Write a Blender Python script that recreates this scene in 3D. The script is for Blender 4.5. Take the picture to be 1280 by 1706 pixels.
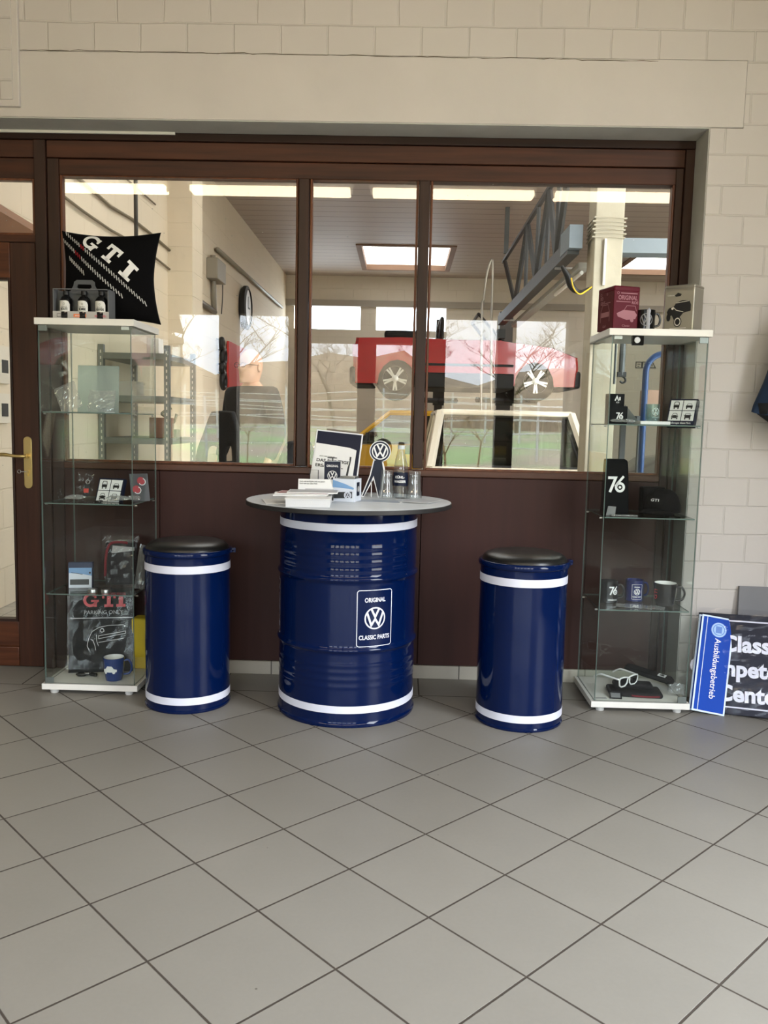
import bpy, bmesh, math, random
from math import sin, cos, pi, radians
from mathutils import Vector, Matrix
from mathutils.geometry import tessellate_polygon

for o in list(bpy.data.objects):
    bpy.data.objects.remove(o)
S = bpy.context.scene
COL = S.collection
random.seed(7)

# ------------------------------------------------------------------ camera
CAM_H, YAW, PITCH, ROLL, FPX = 1.215, -0.019106, 0.105859, 0.022123, 1401.02
_f = Vector((sin(YAW)*cos(PITCH), cos(YAW)*cos(PITCH), -sin(PITCH)))
_r0 = Vector((cos(YAW), -sin(YAW), 0)); _u0 = _r0.cross(_f)
_r = _r0*cos(ROLL) + _u0*sin(ROLL); _u = -_r0*sin(ROLL) + _u0*cos(ROLL)
cd = bpy.data.cameras.new('camera'); cam = bpy.data.objects.new('camera', cd); COL.objects.link(cam)
cd.sensor_fit = 'VERTICAL'; cd.sensor_height = 24.0; cd.lens = FPX/1706*24.0
cd.clip_start = 0.02; cd.clip_end = 300
m = Matrix.Identity(4)
for i in range(3):
    m[i][0] = _r[i]; m[i][1] = _u[i]; m[i][2] = -_f[i]
m.translation = (0, 0, CAM_H)
cam.matrix_world = m
S.camera = cam
def at(px, py, Y):                     # point of the plane y = Y seen at a pixel of the 1280x1706 photo
    d = _r*((px-640)/FPX) - _u*((py-853)/FPX) + _f
    return Vector((0, 0, CAM_H)) + d*(Y/d.y)
def on(px, py, z):                     # point of the plane z = z
    d = _r*((px-640)/FPX) - _u*((py-853)/FPX) + _f
    return Vector((0, 0, CAM_H)) + d*((z-CAM_H)/d.z)

# ------------------------------------------------------------------ sky, exposure
SKY = 9.0              # radiance at the horizon; the overcast sky brightens threefold towards the zenith
W = bpy.data.worlds.new('overcast'); S.world = W; W.use_nodes = True
wn = W.node_tree.nodes; wl = W.node_tree.links
bg = wn['Background']; bg.inputs['Strength'].default_value = SKY
tc = wn.new('ShaderNodeTexCoord'); nz = wn.new('ShaderNodeTexNoise'); nz.inputs['Scale'].default_value = 2.2
cr = wn.new('ShaderNodeValToRGB'); wl.new(tc.outputs['Generated'], nz.inputs['Vector']); wl.new(nz.outputs['Fac'], cr.inputs['Fac'])
cr.color_ramp.elements[0].position = 0.35; cr.color_ramp.elements[0].color = (0.78, 0.88, 1.0, 1)
cr.color_ramp.elements[1].position = 0.65; cr.color_ramp.elements[1].color = (.96, .98, 1.0, 1)
wl.new(cr.outputs['Color'], bg.inputs['Color'])
sx = wn.new('ShaderNodeSeparateXYZ'); wl.new(tc.outputs['Generated'], sx.inputs[0])
mz_ = wn.new('ShaderNodeMath'); mz_.operation = 'MAXIMUM'; mz_.inputs[1].default_value = 0; wl.new(sx.outputs['Z'], mz_.inputs[0])
ms_ = wn.new('ShaderNodeMath'); ms_.operation = 'MULTIPLY_ADD'; ms_.inputs[1].default_value = 2.6*SKY; ms_.inputs[2].default_value = SKY; wl.new(mz_.outputs[0], ms_.inputs[0])
wl.new(ms_.outputs[0], bg.inputs['Strength'])
S.view_settings.view_transform = 'Standard'; S.view_settings.look = 'None'
S.view_settings.gamma = 1; S.view_settings.exposure = 0.0; S.view_settings.use_curve_mapping = False
S.render.film_transparent = False
try:
    S.cycles.transparent_max_bounces = 32; S.cycles.caustics_reflective = False; S.cycles.caustics_refractive = False
    S.cycles.max_bounces = 8; S.cycles.diffuse_bounces = 5; S.cycles.glossy_bounces = 5; S.cycles.sample_clamp_indirect = 6
except Exception: pass

def light(name, kind, loc, energy, color=(1, 1, 1), size=None, size_y=None, aim=None, portal=False):
    l = bpy.data.lights.new(name, kind); l.energy = energy; l.color = color
    o = bpy.data.objects.new(name, l); COL.objects.link(o); o.location = loc
    if kind == 'AREA':
        l.shape = 'RECTANGLE'; l.size = size; l.size_y = size_y or size
        if portal: l.cycles.is_portal = True
    if aim is not None:
        o.rotation_euler = Vector(aim).to_track_quat('-Z', 'Y').to_euler()
    return o
REAR_Y = -2.1                          # glazed rear wall of the showroom
PANES = [(-2.79+.82*i, -2.79+.82*i+.61) for i in range(6)]
light('daylight_portal_side', 'AREA', (2.66, 1.05, 1.95), 1, size=1.7, size_y=2.8, aim=(-1, 0, 0), portal=True)
light('daylight_portal', 'AREA', (-.43, REAR_Y-.12, 1.28), 1, size=5.2, size_y=2.5, aim=(0, 1, 0), portal=True)

# ------------------------------------------------------------------ materials
def lin(c):
    return tuple(((v/12.92) if v <= .04045 else ((v+.055)/1.055)**2.4) for v in c)
def rgb(r, g, b): return lin((r/255, g/255, b/255)) + (1,)
MATS = {}
def mat(name, col=(.5, .5, .5, 1), rough=.6, metal=0, spec=.5, coat=0, bump=0, bscale=40, vary=0, vscale=8, emit=None, es=0, sheen=0, alpha=None):
    if name in MATS: return MATS[name]
    M = bpy.data.materials.new(name); M.use_nodes = True; MATS[name] = M
    n = M.node_tree.nodes; l = M.node_tree.links; b = n['Principled BSDF']
    b.inputs['Base Color'].default_value = col; b.inputs['Roughness'].default_value = rough
    b.inputs['Metallic'].default_value = metal; b.inputs['Specular IOR Level'].default_value = spec
    b.inputs['Coat Weight'].default_value = coat; b.inputs['Coat Roughness'].default_value = .04
    b.inputs['Sheen Weight'].default_value = sheen
    if emit: b.inputs['Emission Color'].default_value = emit; b.inputs['Emission Strength'].default_value = es
    t = n.new('ShaderNodeTexCoord')
    nz = n.new('ShaderNodeTexNoise'); nz.inputs['Scale'].default_value = vscale; nz.inputs['Detail'].default_value = 4
    l.new(t.outputs['Object'], nz.inputs['Vector'])
    hs = n.new('ShaderNodeHueSaturation'); hs.inputs['Color'].default_value = col
    mr = n.new('ShaderNodeMapRange'); v = vary or .03
    mr.inputs['From Min'].default_value = .3; mr.inputs['From Max'].default_value = .7
    mr.inputs['To Min'].default_value = 1-v; mr.inputs['To Max'].default_value = 1+v
    l.new(nz.outputs['Fac'], mr.inputs['Value']); l.new(mr.outputs['Result'], hs.inputs['Value']); l.new(hs.outputs['Color'], b.inputs['Base Color'])
    if bump:
        n2 = n.new('ShaderNodeTexNoise'); n2.inputs['Scale'].default_value = bscale; l.new(t.outputs['Object'], n2.inputs['Vector'])
        bp = n.new('ShaderNodeBump'); bp.inputs['Strength'].default_value = bump; bp.inputs['Distance'].default_value = .004
        l.new(n2.outputs['Fac'], bp.inputs['Height']); l.new(bp.outputs['Normal'], b.inputs['Normal'])
    return M
def glass_mat(name, tint=(1, 1, 1, 1), ior=1.5, rough=0.0, milk=0.0, gain=1.0, dust=0.0):
    if name in MATS: return MATS[name]
    M = bpy.data.materials.new(name); M.use_nodes = True; MATS[name] = M
    n = M.node_tree.nodes; l = M.node_tree.links; n.clear()
    out = n.new('ShaderNodeOutputMaterial'); tr = n.new('ShaderNodeBsdfTransparent'); tr.inputs['Color'].default_value = tint
    gl = n.new('ShaderNodeBsdfGlossy'); gl.inputs['Roughness'].default_value = rough
    fr = n.new('ShaderNodeFresnel'); ge = n.new('ShaderNodeNewGeometry')
    pw = n.new('ShaderNodeMapRange'); pw.inputs['To Min'].default_value = ior; pw.inputs['To Max'].default_value = 1/ior     # both faces of a thin pane reflect alike
    l.new(ge.outputs['Backfacing'], pw.inputs['Value']); l.new(pw.outputs[0], fr.inputs['IOR'])
    mul = n.new('ShaderNodeMath'); mul.operation = 'MULTIPLY'; mul.inputs[1].default_value = gain; mul.use_clamp = True
    l.new(fr.outputs[0], mul.inputs[0])
    mx = n.new('ShaderNodeMixShader'); l.new(mul.outputs[0], mx.inputs[0]); l.new(tr.outputs[0], mx.inputs[1]); l.new(gl.outputs[0], mx.inputs[2])
    last = mx
    if milk or dust:
        df = n.new('ShaderNodeBsdfDiffuse'); df.inputs['Color'].default_value = (.8, .82, .8, 1)
        m2 = n.new('ShaderNodeMixShader'); l.new(mx.outputs[0], m2.inputs[1]); l.new(df.outputs[0], m2.inputs[2]); m2.inputs[0].default_value = milk
        if dust:
            t = n.new('ShaderNodeTexCoord'); vo = n.new('ShaderNodeTexVoronoi'); vo.inputs['Scale'].default_value = 28
            nz = n.new('ShaderNodeTexNoise'); nz.inputs['Scale'].default_value = 5
            l.new(t.outputs['Object'], vo.inputs['Vector']); l.new(t.outputs['Object'], nz.inputs['Vector'])
            lt = n.new('ShaderNodeMath'); lt.operation = 'LESS_THAN'; lt.inputs[1].default_value = .055; l.new(vo.outputs['Distance'], lt.inputs[0])
            gt = n.new('ShaderNodeMath'); gt.operation = 'GREATER_THAN'; gt.inputs[1].default_value = .55; l.new(nz.outputs['Fac'], gt.inputs[0])
            mm = n.new('ShaderNodeMath'); mm.operation = 'MULTIPLY'; l.new(lt.outputs[0], mm.inputs[0]); l.new(gt.outputs[0], mm.inputs[1])
            sc = n.new('ShaderNodeMath'); sc.operation = 'MULTIPLY_ADD'; sc.inputs[1].default_value = dust; sc.inputs[2].default_value = milk
            l.new(mm.outputs[0], sc.inputs[0]); l.new(sc.outputs[0], m2.inputs[0])
        last = m2
    l.new(last.outputs[0], out.inputs['Surface'])
    return M
def node_mat(name):
    M = bpy.data.materials.new(name); M.use_nodes = True; MATS[name] = M
    return M, M.node_tree.nodes, M.node_tree.links, M.node_tree.nodes['Principled BSDF']

def wood_mat(name, c1, c2, rough=.4, axis='Z', scale=6):
    M, n, l, b = node_mat(name)
    t = n.new('ShaderNodeTexCoord'); mp = n.new('ShaderNodeMapping')
    s = {'Z': (1, 1, .06), 'X': (.06, 1, 1)}[axis]; mp.inputs['Scale'].default_value = s
    l.new(t.outputs['Object'], mp.inputs['Vector'])
    nz = n.new('ShaderNodeTexNoise'); nz.inputs['Scale'].default_value = scale*6; nz.inputs['Detail'].default_value = 6; l.new(mp.outputs[0], nz.inputs['Vector'])
    cr = n.new('ShaderNodeValToRGB'); cr.color_ramp.elements[0].position = .3; cr.color_ramp.elements[1].position = .7
    cr.color_ramp.elements[0].color = c1; cr.color_ramp.elements[1].color = c2
    l.new(nz.outputs['Fac'], cr.inputs['Fac']); l.new(cr.outputs['Color'], b.inputs['Base Color'])
    b.inputs['Roughness'].default_value = rough; b.inputs['Specular IOR Level'].default_value = .3
    bp = n.new('ShaderNodeBump'); bp.inputs['Strength'].default_value = .15; bp.inputs['Distance'].default_value = .002
    l.new(nz.outputs['Fac'], bp.inputs['Height']); l.new(bp.outputs['Normal'], b.inputs['Normal'])
    return M
def block_mat(name, col, bw, bh, zoff=0, xoff=0, axis='X', crack=None, depth=.003, vary=.05, mort=.010):
    # painted block masonry: recessed joints under one coat of paint, optional hairline crack at height z = crack
    M, n, l, b = node_mat(name)
    t = n.new('ShaderNodeTexCoord'); sp = n.new('ShaderNodeSeparateXYZ'); l.new(t.outputs['Object'], sp.inputs[0])
    cb = n.new('ShaderNodeCombineXYZ')
    ax = n.new('ShaderNodeMath'); ax.operation = 'ADD'; ax.inputs[1].default_value = xoff; l.new(sp.outputs[axis], ax.inputs[0]); l.new(ax.outputs[0], cb.inputs[0])
    az = n.new('ShaderNodeMath'); az.operation = 'ADD'; az.inputs[1].default_value = zoff; l.new(sp.outputs['Z'], az.inputs[0]); l.new(az.outputs[0], cb.inputs[1])
    nd = n.new('ShaderNodeTexNoise'); nd.inputs['Scale'].default_value = 6; l.new(t.outputs['Object'], nd.inputs['Vector'])
    dv = n.new('ShaderNodeVectorMath'); dv.operation = 'MULTIPLY_ADD'; dv.inputs[1].default_value = (.012, .012, 0); l.new(nd.outputs['Color'], dv.inputs[0]); l.new(cb.outputs[0], dv.inputs[2])
    br = n.new('ShaderNodeTexBrick'); br.inputs['Scale'].default_value = 1; br.inputs['Brick Width'].default_value = bw; br.inputs['Row Height'].default_value = bh
    br.inputs['Mortar Size'].default_value = mort*.5; br.inputs['Mortar Smooth'].default_value = .6
    br.inputs['Color1'].default_value = (1, 1, 1, 1); br.inputs['Color2'].default_value = (.975, .975, .975, 1); br.inputs['Mortar'].default_value = (.96, .96, .95, 1)
    l.new(dv.outputs[0], br.inputs['Vector'])
    nz = n.new('ShaderNodeTexNoise'); nz.inputs['Scale'].default_value = 3; nz.inputs['Detail'].default_value = 5; l.new(t.outputs['Object'], nz.inputs['Vector'])
    hs = n.new('ShaderNodeHueSaturation'); hs.inputs['Color'].default_value = col
    mr = n.new('ShaderNodeMapRange'); mr.inputs['To Min'].default_value = 1-vary; mr.inputs['To Max'].default_value = 1+vary; l.new(nz.outputs['Fac'], mr.inputs['Value']); l.new(mr.outputs[0], hs.inputs['Value'])
    mx = n.new('ShaderNodeMixRGB'); mx.blend_type = 'MULTIPLY'; mx.inputs[0].default_value = 1; l.new(hs.outputs[0], mx.inputs[1]); l.new(br.outputs['Color'], mx.inputs[2])
    col_out = mx.outputs[0]
    n3 = n.new('ShaderNodeTexNoise'); n3.inputs['Scale'].default_value = 60; l.new(t.outputs['Object'], n3.inputs['Vector'])
    hh = n.new('ShaderNodeMath'); hh.operation = 'MULTIPLY_ADD'; hh.inputs[1].default_value = -1.0
    h2 = n.new('ShaderNodeMath'); h2.operation = 'MULTIPLY'; h2.inputs[1].default_value = .12; l.new(n3.outputs['Fac'], h2.inputs[0])
    l.new(br.outputs['Fac'], hh.inputs[0]); l.new(h2.outputs[0], hh.inputs[2])
    bp = n.new('ShaderNodeBump'); bp.inputs['Strength'].default_value = .8; bp.inputs['Distance'].default_value = depth
    l.new(hh.outputs[0], bp.inputs['Height']); l.new(bp.outputs['Normal'], b.inputs['Normal'])
    l.new(col_out, b.inputs['Base Color']); b.inputs['Roughness'].default_value = .75
    return M

# floor: 30 cm stoneware tiles laid diagonally, a straight border row along the timber partition
def floor_mat():
    M, n, l, b = node_mat('floor_tiles')
    A, OX, OY, T = 0.7951, -0.7496, 2.3990, 0.30005
    def math(op, a, bb=None, c=None):
        x = n.new('ShaderNodeMath'); x.operation = op
        for i, v in enumerate((a, bb, c)):
            if v is None: continue
            if isinstance(v, (int, float)): x.inputs[i].default_value = v
            else: l.new(v, x.inputs[i])
        return x.outputs[0]
    t = n.new('ShaderNodeTexCoord'); sp = n.new('ShaderNodeSeparateXYZ'); l.new(t.outputs['Object'], sp.inputs[0])
    X, Y = sp.outputs['X'], sp.outputs['Y']
    x0 = math('SUBTRACT', X, OX); y0 = math('SUBTRACT', Y, OY)
    u = math('DIVIDE', math('SUBTRACT', math('MULTIPLY', x0, cos(A)), math('MULTIPLY', y0, sin(A))), T)
    v = math('DIVIDE', math('ADD', math('MULTIPLY', x0, sin(A)), math('MULTIPLY', y0, cos(A))), T)
    us = math('DIVIDE', math('SUBTRACT', X, .105), .30); vs = math('DIVIDE', math('SUBTRACT', Y, 3.672), .30)
    border = math('GREATER_THAN', Y, 3.672)
    def mixv(a, c): return math('ADD', math('MULTIPLY', a, math('SUBTRACT', 1.0, border)), math('MULTIPLY', c, border))
    U = mixv(u, us); V = mixv(v, vs)
    def edge(w):
        f = math('FRACT', w); return math('MINIMUM', f, math('SUBTRACT', 1.0, f))
    e = math('MINIMUM', edge(U), edge(V))
    be = math('DIVIDE', math('ABSOLUTE', math('SUBTRACT', Y, 3.672)), .30)
    e = math('MINIMUM', e, be)
    nz = n.new('ShaderNodeTexNoise'); nz.inputs['Scale'].default_value = 45; l.new(t.outputs['Object'], nz.inputs['Vector'])
    e = math('ADD', e, math('MULTIPLY', math('SUBTRACT', nz.outputs['Fac'], .5), .004))
    mr = n.new('ShaderNodeMapRange'); mr.inputs['From Min'].default_value = .0065; mr.inputs['From Max'].default_value = .0115; l.new(e, mr.inputs['Value'])
    tile = mr.outputs[0]
    cb = n.new('ShaderNodeCombineXYZ'); l.new(math('FLOOR', U), cb.inputs[0]); l.new(math('FLOOR', V), cb.inputs[1]); l.new(border, cb.inputs[2])
    wnz = n.new('ShaderNodeTexWhiteNoise'); l.new(cb.outputs[0], wnz.inputs['Vector'])
    n1 = n.new('ShaderNodeTexNoise'); n1.inputs['Scale'].default_value = 5; n1.inputs['Detail'].default_value = 8; n1.inputs['Roughness'].default_value = .65; l.new(t.outputs['Object'], n1.inputs['Vector'])
    n2 = n.new('ShaderNodeTexNoise'); n2.inputs['Scale'].default_value = 90; n2.inputs['Detail'].default_value = 3; l.new(t.outputs['Object'], n2.inputs['Vector'])
    val = math('ADD', math('ADD', .84, math('MULTIPLY', wnz.outputs['Value'], .07)), math('ADD', math('MULTIPLY', n1.outputs['Fac'], .16), math('MULTIPLY', n2.outputs['Fac'], .08)))
    hs = n.new('ShaderNodeHueSaturation'); hs.inputs['Color'].default_value = FLOOR_C; l.new(val, hs.inputs['Value'])
    # small dark specks and scuffs
    vo = n.new('ShaderNodeTexVoronoi'); vo.inputs['Scale'].default_value = 5.5; l.new(t.outputs['Object'], vo.inputs['Vector'])
    sp1 = math('LESS_THAN', math('ADD', vo.outputs['Distance'], math('MULTIPLY', nz.outputs['Fac'], .03)), .032)
    mx0 = n.new('ShaderNodeMixRGB'); l.new(math('MULTIPLY', sp1, .75), mx0.inputs[0]); l.new(hs.outputs[0], mx0.inputs[1]); mx0.inputs[2].default_value = rgb(60, 52, 44)
    mx = n.new('ShaderNodeMixRGB'); l.new(tile, mx.inputs[0]); mx.inputs[1].default_value = rgb(62, 54, 46); l.new(mx0.outputs[0], mx.inputs[2])
    l.new(mx.outputs[0], b.inputs['Base Color'])
    rr = math('ADD', math('SUBTRACT', .88, math('MULTIPLY', tile, .50)), math('MULTIPLY', n1.outputs['Fac'], .10)); l.new(rr, b.inputs['Roughness'])
    bp = n.new('ShaderNodeBump'); bp.inputs['Strength'].default_value = .6; bp.inputs['Distance'].default_value = .002
    l.new(math('ADD', tile, math('MULTIPLY', n2.outputs['Fac'], .06)), bp.inputs['Height']); l.new(bp.outputs['Normal'], b.inputs['Normal'])
    return M
FLOOR_C = rgb(133, 129, 121)

def tile_mat(name, col, T=.3, grout=(90, 85, 78)):
    M, n, l, b = node_mat(name)
    t = n.new('ShaderNodeTexCoord'); br = n.new('ShaderNodeTexBrick'); br.offset = 0
    br.inputs['Scale'].default_value = 1; br.inputs['Brick Width'].default_value = T; br.inputs['Row Height'].default_value = T; br.inputs['Mortar Size'].default_value = .003
    br.inputs['Color1'].default_value = col; br.inputs['Color2'].default_value = tuple(c*.93 for c in col[:3])+(1,); br.inputs['Mortar'].default_value = rgb(*grout)
    l.new(t.outputs['Object'], br.inputs['Vector']); l.new(br.outputs['Color'], b.inputs['Base Color']); b.inputs['Roughness'].default_value = .4
    return M
def plank_mat(name, col, pitch=.14, axis='Y', rough=.5):
    M, n, l, b = node_mat(name)
    t = n.new('ShaderNodeTexCoord'); sp = n.new('ShaderNodeSeparateXYZ'); l.new(t.outputs['Object'], sp.inputs[0])
    d = n.new('ShaderNodeMath'); d.operation = 'DIVIDE'; d.inputs[1].default_value = pitch; l.new(sp.outputs[axis], d.inputs[0])
    f = n.new('ShaderNodeMath'); f.operation = 'FRACT'; l.new(d.outputs[0], f.inputs[0])
    g = n.new('ShaderNodeMath'); g.operation = 'GREATER_THAN'; g.inputs[1].default_value = .06; l.new(f.outputs[0], g.inputs[0])
    mx = n.new('ShaderNodeMixRGB'); l.new(g.outputs[0], mx.inputs[0]); mx.inputs[1].default_value = tuple(c*.35 for c in col[:3])+(1,); mx.inputs[2].default_value = col
    l.new(mx.outputs[0], b.inputs['Base Color']); b.inputs['Roughness'].default_value = rough
    return M

# ------------------------------------------------------------------ mesh helpers
def NB(): return bmesh.new()
def box(bm, x0, x1, y0, y1, z0, z1, M=None):
    vs = [bm.verts.new((x, y, z)) for z in (z0, z1) for y in (y0, y1) for x in (x0, x1)]
    if M is not None:
        for v in vs: v.co = M @ v.co
    for f in ((0, 2, 3, 1), (4, 5, 7, 6), (0, 1, 5, 4), (2, 6, 7, 3), (0, 4, 6, 2), (1, 3, 7, 5)):
        bm.faces.new([vs[i] for i in f])
    return vs
def lathe(bm, prof, seg=48, cx=0, cy=0, cz=0, cap0=True, cap1=True, axis='Z', sx=1, sy=1):
    rings = []
    for r, z in prof:
        ring = []
        for i in range(seg):
            a = 2*pi*i/seg; p = (r*cos(a)*sx, r*sin(a)*sy, z)
            if axis == 'Y': p = (p[0], p[2], p[1])
            if axis == 'X': p = (p[2], p[0], p[1])
            ring.append(bm.verts.new((p[0]+cx, p[1]+cy, p[2]+cz)))
        rings.append(ring)
    for a, b in zip(rings, rings[1:]):
        for i in range(seg):
            bm.faces.new((a[i], a[(i+1) % seg], b[(i+1) % seg], b[i]))
    if cap0: bm.faces.new(list(reversed(rings[0])))
    if cap1: bm.faces.new(rings[-1])
def tube(bm, pts, r, n=8, closed=False, caps=True):
    pts = [Vector(p) for p in pts]; rs = r if isinstance(r, (list, tuple)) else [r]*len(pts)
    rings = []; prev = None; N = len(pts)
    for i, p in enumerate(pts):
        if closed: t = pts[(i+1) % N]-pts[i-1]
        else: t = pts[min(i+1, N-1)]-pts[max(i-1, 0)]
        t = t.normalized() if t.length > 1e-9 else Vector((0, 0, 1))
        if prev is None:
            a = Vector((0, 0, 1)) if abs(t.z) < .9 else Vector((1, 0, 0)); u = t.cross(a).normalized()
        else:
            u = (prev - t*prev.dot(t)).normalized()
        prev = u; v = t.cross(u)
        rings.append([bm.verts.new(p+(u*cos(2*pi*k/n)+v*sin(2*pi*k/n))*rs[i]) for k in range(n)])
    for i in range(N if closed else N-1):
        a, b = rings[i], rings[(i+1) % N]
        for k in range(n): bm.faces.new((a[k], a[(k+1) % n], b[(k+1) % n], b[k]))
    if caps and not closed:
        bm.faces.new(list(reversed(rings[0]))); bm.faces.new(rings[-1])
def prism(bm, poly, d0, d1, plane='XZ'):
    # polygon extruded along the remaining axis from d0 to d1
    def P(a, b, d):
        return {'XZ': (a, d, b), 'XY': (a, b, d), 'YZ': (d, a, b)}[plane]
    A = [bm.verts.new(P(a, b, d0)) for a, b in poly]; B = [bm.verts.new(P(a, b, d1)) for a, b in poly]
    n = len(poly)
    tris = tessellate_polygon([[Vector((a, b, 0)) for a, b in poly]])
    for t in tris:
        bm.faces.new([A[i] for i in t]); bm.faces.new([B[i] for i in reversed(t)])
    for i in range(n): bm.faces.new((A[i], A[(i+1) % n], B[(i+1) % n], B[i]))
def bend(pts, n=6):
    # catmull-rom smoothing
    P = [Vector(p) for p in pts]; out = []
    for i in range(len(P)-1):
        a = P[max(i-1, 0)]; b = P[i]; c = P[i+1]; d = P[min(i+2, len(P)-1)]
        for k in range(n):
            t = k/n; out.append(.5*((2*b)+(c-a)*t+(2*a-5*b+4*c-d)*t*t+(3*b-a-3*c+d)*t**3))
    out.append(P[-1]); return out
def obj(name, bm, m, parent=None, smooth=False, bevel=0, loc=None, rot=None, recalc=True, sub=0, seg=2):
    if recalc: bmesh.ops.recalc_face_normals(bm, faces=bm.faces)
    me = bpy.data.meshes.new(name); bm.to_mesh(me); bm.free()
    if smooth:
        for p in me.polygons: p.use_smooth = True
    o = bpy.data.objects.new(name, me); COL.objects.link(o)
    if m is not None: me.materials.append(m)
    if parent is not None: o.parent = parent
    if bevel:
        md = o.modifiers.new('bevel', 'BEVEL'); md.width = bevel; md.segments = seg; md.limit_method = 'ANGLE'; md.angle_limit = radians(40)
        for p in me.polygons: p.use_smooth = True
    if sub:
        md = o.modifiers.new('sub', 'SUBSURF'); md.levels = sub; md.render_levels = sub
    if bevel or smooth == 'auto':
        try:
            me.set_sharp_from_angle(angle=radians(35))
        except Exception: pass
    if loc is not None: o.location = loc
    if rot is not None: o.rotation_euler = rot
    return o
def tag(o, label, cat, group=None, kind=None):
    o['label'] = label; o['category'] = cat
    if group: o['group'] = group
    if kind: o['kind'] = kind
    return o
def struct(o):
    o['kind'] = 'structure'; return o
def thing(name, label, cat, loc=(0, 0, 0), rot=(0, 0, 0), group=None):
    o = bpy.data.objects.new(name, None); COL.objects.link(o); o.empty_display_size = .05
    o.location = loc; o.rotation_euler = rot
    return tag(o, label, cat, group)
def boxobj(name, m, parent, x0, x1, y0, y1, z0, z1, bevel=0, **k):
    b = NB(); box(b, x0, x1, y0, y1, z0, z1); return obj(name, b, m, parent, bevel=bevel, **k)
def dup(root, loc=None, rot=None, label=None, group=None):
    def cp(o, par):
        c = o.copy(); COL.objects.link(c)
        if par is not None: c.parent = par
        for ch in [x for x in bpy.data.objects if x.parent == o and x is not c]: cp(ch, c)
        return c
    r = cp(root, None)
    if loc is not None: r.location = loc
    if rot is not None: r.rotation_euler = rot
    if label: r['label'] = label
    if group: r['group'] = group
    return r

# ------------------------------------------------------------------ printed graphics (letters, marks)
_txt = {}
def text2d(s, bold=0.0):
    k = (s, bold)
    if k in _txt: return _txt[k]
    cu = bpy.data.curves.new('t', 'FONT'); cu.body = s; cu.size = 1; cu.offset = bold; cu.resolution_u = 3; cu.fill_mode = 'FRONT'
    ob = bpy.data.objects.new('t', cu); COL.objects.link(ob)
    me = bpy.data.meshes.new_from_object(ob)
    vs = [(v.co.x, v.co.y) for v in me.vertices]; fs = [tuple(p.vertices) for p in me.polygons]
    bpy.data.objects.remove(ob); bpy.data.curves.remove(cu); bpy.data.meshes.remove(me)
    _txt[k] = (vs, fs); return vs, fs
class G:
    def __init__(s): s.v = []; s.f = []
    def add(s, vs, fs):
        n = len(s.v); s.v += vs; s.f += [tuple(i+n for i in f) for f in fs]; return s
    def poly(s, pts):
        t = tessellate_polygon([[Vector((a, b, 0)) for a, b in pts]]); return s.add(list(pts), [tuple(x) for x in t])
    def rect(s, x0, y0, x1, y1): return s.add([(x0, y0), (x1, y0), (x1, y1), (x0, y1)], [(0, 1, 2, 3)])
    def disc(s, cx, cy, r, n=28, ry=None): 
        ry = ry or r
        return s.add([(cx+r*cos(2*pi*i/n), cy+ry*sin(2*pi*i/n)) for i in range(n)], [tuple(range(n))])
    def ring(s, cx, cy, r0, r1, n=32, a0=0, a1=2*pi, ry=1):
        vs = []; fs = []
        for i in range(n+1):
            a = a0+(a1-a0)*i/n
            vs += [(cx+r0*cos(a), cy+r0*sin(a)*ry), (cx+r1*cos(a), cy+r1*sin(a)*ry)]
        for i in range(n): fs.append((2*i, 2*i+1, 2*i+3, 2*i+2))
        return s.add(vs, fs)
    def line(s, pts, w):
        # mitred thick polyline
        P = [Vector(p) for p in pts]; vs = []; n = len(P)
        for i in range(n):
            d0 = (P[i]-P[i-1]).normalized() if i else (P[1]-P[0]).normalized()
            d1 = (P[i+1]-P[i]).normalized() if i < n-1 else d0
            nn = Vector((-(d0+d1).y, (d0+d1).x)); nn = nn.normalized() if nn.length > 1e-6 else Vector((-d0.y, d0.x))
            c = max(.35, nn.dot(Vector((-d0.y, d0.x)))); o = nn*(w/2/c)
            vs += [tuple(P[i]+o), tuple(P[i]-o)]
        return s.add(vs, [(2*i, 2*i+1, 2*i+3, 2*i+2) for i in range(n-1)])
    def text(s, t, x, y, h, align='C', bold=0.012, sx=1.0, rot=0):
        vs, fs = text2d(t, bold)
        if not vs: return s
        x0 = min(a for a, b in vs); x1 = max(a for a, b in vs)
        k = h/.70; ox = {'C': (x0+x1)/2, 'L': x0, 'R': x1}[align]
        c, sn = cos(rot), sin(rot); o = []
        for a, b in vs:
            a2 = (a-ox)*k*sx; b2 = b*k
            o.append((x+a2*c-b2*sn, y+a2*sn+b2*c))
        return s.add(o, fs)
    def vw(s, cx, cy, r):
        s.ring(cx, cy, r*.87, r, 40)
        w = .19*r
        q = lambda L: [(cx+a*r, cy+b*r) for a, b in L]
        s.line(q([(-.37, .84), (0, .10), (.37, .84)]), w)
        s.line(q([(-.76, .52), (-.36, -.62), (0, .02-.09), (.36, -.62), (.76, .52)]), w)
        return s
    def tf(s, fn):
        s.v = [fn(a, b) for a, b in s.v]; return s
    def place(s, name, m, parent, fn, cut=0, lift=.0006):
        bm = NB(); V = [bm.verts.new((a, b, 0)) for a, b in s.v]
        for f in s.f:
            try: bm.faces.new([V[i] for i in f])
            except ValueError: pass
        if cut:
            for ax in (0, 1):
                lo = min(v[ax] for v in s.v); hi = max(v[ax] for v in s.v); c = lo+cut
                while c < hi:
                    no = Vector((1, 0, 0)) if ax == 0 else Vector((0, 1, 0))
                    bmesh.ops.bisect_plane(bm, geom=bm.verts[:]+bm.edges[:]+bm.faces[:], plane_co=no*c, plane_no=no); c += cut
        for v in bm.verts: v.co = fn(v.co.x, v.co.y)
        return obj(name, bm, m, parent, recalc=False)
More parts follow.
